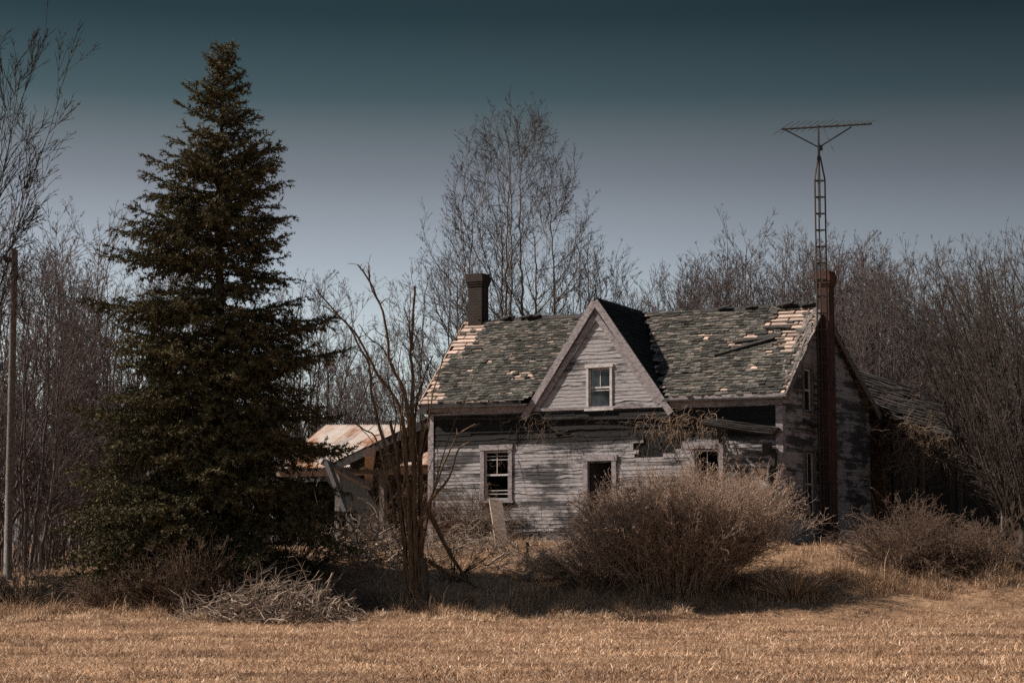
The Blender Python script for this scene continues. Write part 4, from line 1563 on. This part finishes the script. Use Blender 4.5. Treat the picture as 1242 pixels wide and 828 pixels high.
# ------------------------------------------------------------------ shrubs
def shrub(name, px, py, rx, H, n, seed, label, mat='shrub', arch=-.05, wg=1.0, slope=0.0, thin=.0045, lean=(0, 0), nch=(13, 5), spread=1.0, L0=None, cat='shrub', group=None, ryf=.6, rbase=.35):
    b0 = gp(px, py)
    rg = random.Random(seed)
    st = []
    for _ in range(n):
        a = rg.uniform(0, 2 * PI)
        rr = math.sqrt(rg.random())
        x, y = math.cos(a) * rr * rx * rbase, math.sin(a) * rr * rx * rbase * ryf
        el = rr * spread
        d = (math.cos(a) * el * 1.0 + lean[0] + rg.gauss(0, .12), math.sin(a) * el * ryf + lean[1] + rg.gauss(0, .12), 1 - .45 * rr * spread * .7)
        q = math.sqrt(sum(c * c for c in d))
        L = H * rg.uniform(.6, 1.08) * (1 + .12 * rr) * (1 + slope * math.cos(a) * rr)
        st.append(((x, y, float(ground(b0[0] + x, b0[1] + y)) - b0[2] - .05), tuple(c / q for c in d), L, rg.uniform(.008, .017) if rg.random() > .03 else .032))
    th, tn = grow_tree(seed, st, (nch[0], nch[1], 1), (.36, .5, .5), (.62, .8, .6), (arch, .015, .01, 0), (.10 * wg, .14 * wg, .17 * wg, .1), (.32, .2, .15, .12), thin, (.12, .1, .1, 0), maxlev=2)
    o = seg_obj(name, th + tn, 3, M[mat])
    o.location = b0
    return tag(o, label, cat, group)


shrub('leafless_bush', 820, 712, 1.6, 2.3, 720, 51, 'big rounded tan leafless bush in front of the right window, beside the open door', spread=.56, rbase=.7, slope=.13, lean=(.0, 0), nch=(22, 8), arch=-.012)
shrub('leafless_bush', 722, 706, 1.7, 1.35, 260, 52, 'open arching left skirt of tan shoots beside the big rounded bush', spread=1.15, arch=-.05, lean=(-.35, 0), nch=(12, 5))
shrub('leafless_bush', 232, 742, 1.0, 1.55, 110, 53, 'small twiggy bush at the foot of the spruce, left of the stick pile', spread=.7, mat='bramble')
shrub('bramble_bush', 1100, 690, 1.1, 1.7, 210, 54, 'arching brambles at the foot of the shed wall, nearest the chimney', spread=1.2, mat='bramble', wg=1.7, arch=-.10)
shrub('bramble_bush', 1155, 688, 1.1, 1.25, 180, 55, 'arching brambles before the shed, middle of the row', spread=1.2, mat='bramble', wg=1.7, arch=-.12)
shrub('bramble_bush', 1208, 682, .9, 1.15, 110, 56, 'arching brambles beside the thin stake at the right edge', spread=1.2, mat='bramble', wg=1.7, arch=-.10)
shrub('bramble_bush', 28, 735, 1.1, 1.0, 190, 57, 'low dark bramble mound at the foot of the utility pole', spread=1.3, mat='bark_dark', arch=-.14)
shrub('bramble_bush', 150, 735, 1.1, 1.0, 150, 58, 'low brambles under the left boughs of the spruce', spread=1.2, mat='bramble', wg=1.7, arch=-.12)
shrub('bramble_bush', 575, 660, 1.0, 1.9, 100, 59, 'brambles growing up the wall below the left window', spread=1.1, mat='bramble', wg=1.7, arch=-.05)
shrub('bramble_bush', 640, 655, .9, 1.6, 70, 60, 'brambles against the wall between the leaning plank and the door', spread=1.1, mat='bramble', wg=1.7, arch=-.05)
shrub('bramble_bush', 478, 665, .6, 1.7, 22, 61, 'dry upright brambles in the side porch behind the dead tree', spread=.7, mat='bramble', wg=1.7, arch=-.03)
shrub('bramble_bush', 350, 700, 1.0, 1.2, 60, 62, 'thin brambles behind the stick pile, right of the spruce', spread=.9, mat='bark_dark', arch=-.03)


# ------------------------------------------------------------------ vines
def vine(name, pts, n, L, seed, label, mat='vine', r=.010, droop=-.10, cat='vine', spread=.5, thick=1.0):
    """runners starting at points (world) that crawl and hang down"""
    rg = random.Random(seed)
    b0 = pts[0]
    seg = []
    for _ in range(n):
        r_b = .62
        p = Vector(rg.choice(pts)) + Vector((rg.gauss(0, spread), rg.gauss(0, .12), rg.gauss(0, spread * .5)))
        d = Vector((rg.gauss(0, .6), rg.gauss(0, .2) - .05, rg.uniform(-1.1, .7))).normalized()
        ln = L * rg.uniform(.4, 1.2)
        k = max(3, int(ln / .06))
        rr = r * rg.uniform(.3, 1.2) * thick * r_b
        for i in range(k):
            d += Vector((rg.gauss(0, .42), rg.gauss(0, .14), rg.gauss(0, .4) + droop * .9))
            d.normalize()
            q = p + d * .06
            q.z = max(q.z, float(ground(q.x, q.y)) + .02)
            f = 1 - .75 * i / k
            seg.append((*(p - Vector(b0)), *(q - Vector(b0)), rr * f, rr * (f - .75 / k)))
            if rg.random() < .22:
                e = Vector((rg.gauss(0, 1), rg.gauss(0, .3), rg.gauss(0, 1) - .3)).normalized() * rg.uniform(.05, .28)
                seg.append((*(q - Vector(b0)), *(q + e - Vector(b0)), rr * f * .5, rr * .15))
            p = q
    o = seg_obj(name, seg, 4, M[mat])
    o.location = b0
    return tag(o, label, cat)


def fw(u, z, v=-.12): return h2w(u, v, z)


vine('vine_tangle', [fw(-3.6, 5.1), fw(-3.3, 4.9), fw(-2.9, 5.1), fw(-2.6, 4.9)], 80, 1.3, 3, 'pale hanging vine tangle over the torn boards above the big bush', spread=.32, droop=-.16, r=.012)
vine('vine_tangle', [fw(-2.2, 5.15), fw(-1.95, 5.0), fw(-1.9, 4.7)], 45, 1.0, 4, 'dry vine clump hanging at the porch stub above the right window', spread=.16, droop=-.16, r=.016)
vine('vine_tangle', [fw(-7.4, 5.1), fw(-7.1, 5.2), fw(-6.8, 5.0)], 30, 1.2, 5, 'thin bare vines hanging below the left foot of the dormer', spread=.3, droop=-.12, r=.007)
vine('vine_tangle', [fw(-9.2, 2.6), fw(-8.6, 2.5), fw(-8.0, 2.4), fw(-9.8, 2.3)], 130, 1.3, 6, 'curling vine tangle heaped below the left window', spread=.4, droop=-.05, r=.011)
vine('vine_tangle', [fw(-8.9, 3.4), fw(-8.6, 4.1), fw(-9.3, 3.6)], 16, .8, 7, 'sparse vine strands crossing the left window', spread=.2, droop=-.06, r=.006)
vine('vine_tangle', [h2w(.14, 1.0, 4.2), h2w(.14, 1.4, 4.5), h2w(.14, .8, 3.2)], 26, 1.2, 8, 'dark vine stems climbing the gable wall beside the lower window', mat='bark_dark', spread=.22, droop=-.03, r=.008)
vine('vine_tangle', [h2w(.9, 6.6, 5.0), h2w(1.2, 7.2, 4.9), h2w(1.4, 7.8, 4.6), h2w(1.1, 7.0, 4.0)], 150, 2.0, 9, 'pale hanging vine tangle between the chimney and the shed wall', spread=.4, droop=-.10, r=.011)
vine('vine_tangle', [h2w(1.1, 9.0, 5.6), h2w(.6, 8.0, 6.0), h2w(1.0, 11.0, 5.2), h2w(.3, 8.8, 6.2)], 55, 1.8, 10, 'bare creeper spread across the shed roof', spread=.6, droop=-.03, r=.009, mat='bramble')
vine('vine_tangle', [h2w(.2, 5.2, 3.2), h2w(.2, 5.8, 4.2), h2w(.2, 6.3, 2.6)], 50, 1.8, 13, 'dark creeper covering the gable wall right of the brick chimney', mat='bark_dark', spread=.45, droop=-.03, r=.012)
vine('vine_tangle', [at(470, 545, 45.5), at(478, 560, 45.4), at(466, 575, 45.6)], 70, 1.6, 11, 'dry brown vine curtain hanging on the left of the dead tree', spread=.16, droop=-.22, r=.009)

vine('vine_tangle', [fw(-8.4, 5.1), fw(-6.4, 5.0), fw(-5.4, 4.9), fw(-4.6, 5.0)], 60, 1.1, 21, 'dark dry stems hanging along the sooty band under the dormer', mat='bark_dark', spread=.5, droop=-.14, r=.012)

# ------------------------------------------------------------------ brush pile, logs, planks
def heap(name, px, py, rx, ry, H, n, seed, mat, label, r=(.006, .034), L=(.4, 1.6), kind=None, cat='brush pile', flat=.55):
    b0 = gp(px, py)
    rg = random.Random(seed)
    seg = []
    for _ in range(n):
        a = rg.uniform(0, 2 * PI); rr = math.sqrt(rg.random())
        x, y = math.cos(a) * rr * rx, math.sin(a) * rr * ry
        zmax = H * (1 - rr * rr)
        z = rg.uniform(0, 1) ** .7 * zmax
        d = Vector((rg.gauss(0, 1), rg.gauss(0, .8), rg.gauss(0, flat) + .1)).normalized()
        ln = rg.uniform(*L)
        rad = r[0] + (r[1] - r[0]) * rg.random() ** 3.2
        p = Vector((x, y, z)) - d * ln * .5
        k = max(3, int(ln / .14))
        for i in range(k):
            d += Vector((rg.gauss(0, .32), rg.gauss(0, .32), rg.gauss(0, .32) - .03)); d.normalize()
            q = p + d * ln / k
            gz_ = float(ground(b0[0] + q.x, b0[1] + q.y)) - b0[2] + .02
            if q.z < gz_: q.z = gz_; d.z = abs(d.z) * .3
            f = 1 - .7 * i / k
            seg.append((*p, *q, rad * f, rad * (f - .7 / k)))
            if rg.random() < .42:
                e = (d + Vector((rg.gauss(0, .8), rg.gauss(0, .8), rg.gauss(0, .6)))).normalized() * rg.uniform(.1, .4)
                seg.append((*q, *(q + e), rad * f * .6, rad * .2))
            p = q
    o = seg_obj(name, seg, 5, M[mat])
    o.location = b0
    return tag(o, label, cat, kind=kind)


heap('brush_pile', 340, 747, 1.55, .75, .72, 340, 5, 'stick', 'heap of pale crooked dead branches at the field edge, right of the spruce', kind='stuff')
heap('brush_pile', 262, 748, 1.0, .6, .6, 70, 6, 'stick', 'low scatter of dry sticks under the spruce, left of the pale branch heap', r=(.006, .016), kind='stuff')
heap('brush_pile', 330, 742, 1.2, .9, .8, 120, 9, 'bark_dark', 'dark branches underneath the pale branch heap', r=(.01, .03), kind='stuff')
heap('debris_heap', 445, 680, 1.7, 1.0, 1.0, 240, 7, 'stick', 'tangle of broken laths and sticks fallen under the side porch', r=(.008, .03), L=(.5, 1.9), kind='stuff', cat='debris', flat=.3)
heap('debris_heap', 560, 668, 1.4, .9, .6, 170, 8, 'stick', 'low tangle of sticks on the ground below the left window', r=(.006, .018), kind='stuff', cat='debris', flat=.4)

G7 = 'planks fallen under the side porch'
L7 = ['pale plank rising to the right behind the leaning brace', 'narrow pale plank sloping down to the right in the middle of the porch debris', 'broad pale plank lying against the left side of the dead tree trunk', 'long pale plank sloping across the front of the porch debris', 'thin pale lath propped steeply on the dead tree trunk', 'short pale plank lying flat in the porch debris, closest to the dead tree', 'pale plank tilted across the porch debris heap', 'long thin pale plank propped up towards the dead tree', 'dark plank low in the porch debris beside the leaning brace', 'grey plank at the back of the porch debris', 'weathered plank sloping down from the porch debris to the left', 'broad pale plank on top of the porch debris', 'narrow grey plank half buried at the front of the porch debris']
PL = [((408, 662), (452, 640), 49.0, .2), ((430, 640), (470, 668), 48.6, .14), ((455, 660), (492, 655), 48.2, .22), ((412, 684), (455, 668), 47.4, .12), ((468, 690), (492, 662), 46.6, .09), ((452, 655), (478, 650), 48.5, .22), ((415, 652), (447, 660), 48.8, .2), ((452, 688), (489, 671), 46.8, .1), ((420, 672), (442, 682), 47.2, .2), ((440, 645), (500, 640), 50.5, .18), ((400, 672), (425, 655), 48, .16), ((440, 650), (470, 662), 48.3, .26), ((428, 694), (462, 690), 46.2, .12)]
for i, (a, b_, Y, w) in enumerate(PL):
    p, q = at(*a, Y), at(*b_, Y + .5)
    lo_ = max(p[2], float(ground(p[0], p[1])) + .03); lo2 = max(q[2], float(ground(q[0], q[1])) + .03)
    timber('plank', (p[0], p[1], lo_), (q[0], q[1], lo2), w, .035, 'wood_dark' if i == 8 else ('wood_grey' if i in (9, 12) else 'wood_pale'), L7[i], G7, 3, .006, 'plank')

P_ = gp(609, 664)
top_ = h2w(-8.93, -.16, 3.02)
timber('leaning_plank', (P_[0], P_[1], P_[2] - .02), at(601, 606, P_[1] + .9), .34, .05, 'wood_pale', 'broad pale weathered plank leaning against the wall below the left window', n=5, cat='plank', up=(.35, -1, .3))


def log(pts, r0, r1, mat, label, name='log', cat='log', group=None, k=8):
    b0 = Vector(pts[0])
    mb = MB()
    n = len(pts)
    P = [Vector(p) - b0 for p in pts]
    Q, Rr = [], []
    rg = random.Random(int(b0.x * 100))
    for i in range(n - 1):
        for j in range(4):
            t = j / 4
            Q.append(P[i].lerp(P[i + 1], t) + Vector((rg.gauss(0, .006), rg.gauss(0, .006), rg.gauss(0, .006))))
            Rr.append((r0 + (r1 - r0) * (i + t) / (n - 1)) * rg.uniform(.92, 1.08))
    Q.append(P[-1]); Rr.append(r1)
    mb.tube(Q, Rr, k)
    o = mb.build(name, M[mat], None, True)
    o.location = b0
    return tag(o, label, cat, group)


g_ = gp(636, 704); log([g_, at(647, 687, g_[1] + .2), at(657, 671, g_[1] + .4)], .085, .08, 'wood_grey', 'short cut log propped up at a slant between dead tree and bush')
g_ = gp(640, 692); log([g_, at(640, 657, g_[1])], .055, .045, 'bark_dark', 'thin dark stake standing behind the slanted cut log', 'stake', 'stake')
g_ = gp(698, 712); log([g_, at(690, 697, g_[1]), at(678, 686, g_[1]), at(667, 678, g_[1] + .1)], .06, .022, 'bark_dark', 'curved dark branch stub sticking up left of the bush', 'branch_stub', 'branch')
g_ = gp(729, 708); log([g_, at(741, 701, g_[1]), at(753, 694, g_[1])], .085, .075, 'bark_dark', 'dark log end lying just left of the big bush')
g_ = gp(763, 705); log([g_, at(765, 680, g_[1]), at(768, 648, g_[1] + .1)], .075, .085, 'bark_dark', 'dark tapered post standing in the left edge of the big bush', 'post', 'post')
g_ = gp(515, 738); log([g_, at(515, 705, g_[1]), at(514, 676, g_[1])], .085, .08, 'bark_dark', 'dark fence post stub close on the right of the dead tree', 'post', 'post')
g_ = gp(570, 708); log([g_, at(548, 676, g_[1] - .3), at(530, 640, g_[1] - .6), at(516, 612, g_[1] - .8)], .035, .06, 'bark_dead', 'snapped limb slanting from the dead tree down to the right', 'fallen_limb', 'branch')
g_ = gp(578, 712); log([g_, at(560, 700, g_[1] - .2), at(540, 694, g_[1] - .3), at(520, 680, g_[1] - .5)], .03, .05, 'bark_dead', 'lower fallen limb resting on the ground right of the dead tree', 'fallen_limb', 'branch')
g_ = gp(455, 712); log([g_, at(470, 690, g_[1]), at(483, 672, g_[1]), at(480, 700, g_[1] + .1)], .02, .012, 'stick', 'bent pale branch on the left of the dead tree trunk', 'fallen_limb', 'branch')
g_ = gp(57, 692); log([g_, at(56, 668, g_[1]), at(56, 645, g_[1])], .05, .045, 'wood_grey', 'thin pale stake between the utility pole and the spruce', 'stake', 'stake')
g_ = gp(1216, 678); log([g_, at(1216, 650, g_[1]), at(1216, 620, g_[1])], .05, .04, 'wood_grey', 'thin grey stake in the brambles at the right edge', 'stake', 'stake')
g_ = gp(1236, 690); log([g_, at(1240, 672, g_[1]), at(1243, 640, g_[1])], .14, .12, 'bark_dark', 'dark stump at the right edge of the field', 'stump', 'stump')
g_ = gp(965, 726); 
shrub('grass_tuft', 962, 727, .35, .95, 90, 71, 'pale dry weed tuft at the right foot of the big bush', spread=.8, mat='grass_tall', arch=-.14, nch=(3, 1), cat='weed')
shrub('grass_tuft', 775, 752, .8, .35, 80, 72, 'low weed clump at the field edge before the bush', spread=1.2, mat='bramble', wg=1.7, arch=-.05, nch=(5, 2), cat='weed')

# ------------------------------------------------------------------ utility pole and wires
def pole():
    b0 = gp(9, 702)
    Y = b0[1]
    o = empty('utility_pole', b0)
    tag(o, 'weathered wooden utility pole at the left edge', 'pole')
    s = FPX / Y
    top = Vector(at(18, 303, Y)) - Vector(b0)
    mb = MB()
    mb.tube([(0, 0, -.3), top * .33, top * .66, top], [.108, .10, .09, .082], 10)
    mb.build('shaft', M['wood_grey'], o, True)
    mb = MB()
    q = top + Vector((0, 0, -.28))
    mb.box(q.x - .24, q.x - .09, q.y - .07, q.y + .07, q.z - .06, q.z + .08)
    mb.box(q.x - .3, q.x - .2, q.y - .05, q.y + .05, q.z - .0, q.z + .14)
    mb.build('bracket', M['metal'], o)
    for (py, lab, far) in ((334, 'upper thin wire strung from the utility pole past the spruce', h2w(-W_ - .1, 3.0, 6.6)), (368, 'lower thin wire strung from the utility pole past the spruce', h2w(-W_ - .1, 3.4, 5.9))):
        p = Vector(at(18 - (py - 303) * .02, py, Y)) + Vector((0, -.12, 0))
        seg = []
        for e, sag in ((Vector(at(-260, py + 20, Y + 6)), .5), (Vector(far), .7)):
            prev = None
            for i in range(25):
                t = i / 24
                c = p.lerp(e, t) + Vector((0, 0, -sag * 4 * t * (1 - t)))
                if prev is not None:
                    seg.append((*(prev - p), *(c - p), .011, .011))
                prev = c
        w = seg_obj('utility_wire', seg, 4, M['metal'])
        w.location = p
        tag(w, lab, 'wire', 'wires on the utility pole')


pole()

# ------------------------------------------------------------------ light, sky, camera
SUN_EL, SUN_AZ = R_(44), R_(-82)          # azimuth from +Y (the view), negative = left
world = bpy.data.worlds.new('World')
S.world = world
world.use_nodes = True
nt = world.node_tree
bg = nt.nodes['Background']
sky = N(nt, 'ShaderNodeTexSky', sky_type='NISHITA')
sky.sun_disc = False
sky.sun_elevation = SUN_EL
sky.sun_rotation = SUN_AZ
sky.dust_density = 2.0
tc = N(nt, 'ShaderNodeTexCoord')
sep = N(nt, 'ShaderNodeSeparateXYZ')
nt.links.new(tc.outputs['Generated'], sep.inputs[0])
SKY_STOPS = [(.0, (.88, .92, .93)), (.09, (.76, .80, .80)), (.144, (.475, .49, .51)), (.192, (.25, .25, .26)), (.2146, (.158, .178, .176)), (.232, (.082, .12, .121)), (.272, (.033, .057, .061)), (.32, (.026, .047, .05)), (.45, (.14, .165, .17)), (.75, (.25, .32, .38)), (1, (.27, .34, .40))]
rc = ramp(nt, sep.outputs[2], SKY_STOPS)
hsv = N(nt, 'ShaderNodeHueSaturation')
hsv.inputs['Saturation'].default_value = .45
nt.links.new(sky.outputs[0], hsv.inputs['Color'])
side = N(nt, 'ShaderNodeMapRange', interpolation_type='SMOOTHSTEP')      # the sky darkens away from the sun
nt.links.new(sep.outputs[0], side.inputs[0])
for i_, q_ in enumerate((-.04, .36, 1.0, .68)):
    side.inputs[i_ + 1].default_value = q_
nt.links.new(mixc(nt, 1.0, mixc(nt, 1.0, hsv.outputs[0], rc, 'MULTIPLY'), side.outputs[0], 'MULTIPLY'), bg.inputs['Color'])
bg.inputs['Strength'].default_value = .128

sl = bpy.data.lights.new('sun', 'SUN')
sl.energy = 5.0
sl.angle = R_(.53)
sl.color = (1.0, .86, .72)
so = bpy.data.objects.new('sun', sl)
COL.objects.link(so)
tosun = Vector((math.sin(SUN_AZ) * math.cos(SUN_EL), math.cos(SUN_AZ) * math.cos(SUN_EL), math.sin(SUN_EL)))
so.rotation_euler = tosun.to_track_quat('Z', 'Y').to_euler()
so.location = (-30, 10, 40)

cd = bpy.data.cameras.new('camera')
cd.sensor_width = 36
cd.lens = 36 * FPX / 1242
cd.clip_end = 5000
co = bpy.data.objects.new('camera', cd)
COL.objects.link(co)
co.location = tuple(CAM)
co.rotation_euler = (PI / 2 + PITCH, 0, 0)
S.camera = co

S.view_settings.view_transform = 'Standard'
S.view_settings.look = 'None'
S.view_settings.exposure = 0.66
S.view_settings.gamma = 1.0
S.cycles.use_denoising = False
S.cycles.max_bounces = 5
S.cycles.diffuse_bounces = 3

heap('debris_heap', 415, 736, 1.1, .5, .4, 80, 15, 'bark_dark', 'dark twiggy brush in the shadow between the stick pile and the dead tree', r=(.006, .022), kind='stuff', cat='debris')
heap('debris_heap', 660, 690, 1.6, .8, .35, 110, 16, 'stick', 'thin scatter of twigs around the slanted cut log', r=(.005, .016), kind='stuff', cat='debris', flat=.35)

shrub('bramble_bush', 335, 660, 1.3, 1.7, 110, 81, 'dry brambles against the low wing wall, seen between the spruce and the porch post', spread=.9, mat='bramble', wg=1.7, arch=-.05)

shrub('bramble_bush', 548, 706, .7, 1.1, 34, 82, 'sparse dark shoots between the dead tree and the slanted cut log', spread=.9, mat='bark_dark', wg=1.7, arch=-.04, nch=(7, 3))
G9 = 'dead branches lying in the yard right of the dead tree'
for i, (a, m2, b_, lab) in enumerate([((590, 690), (612, 682), (640, 680), 'pale dead branch lying in the sunlit grass behind the slanted cut log'), ((555, 668), (590, 662), (628, 664), 'long pale dead branch lying across the foot of the leaning plank'), ((660, 672), (690, 666), (722, 668), 'pale dead branch lying in the grass left of the big bush')]):
    p = gp(*a); q = gp(*b_); mm = gp(*m2)
    log([(p[0], p[1], p[2] + .06), (mm[0], mm[1], mm[2] + .22), (q[0], q[1], q[2] + .1)], .035, .016, 'stick', lab, 'dead_branch', 'branch', G9, 6)
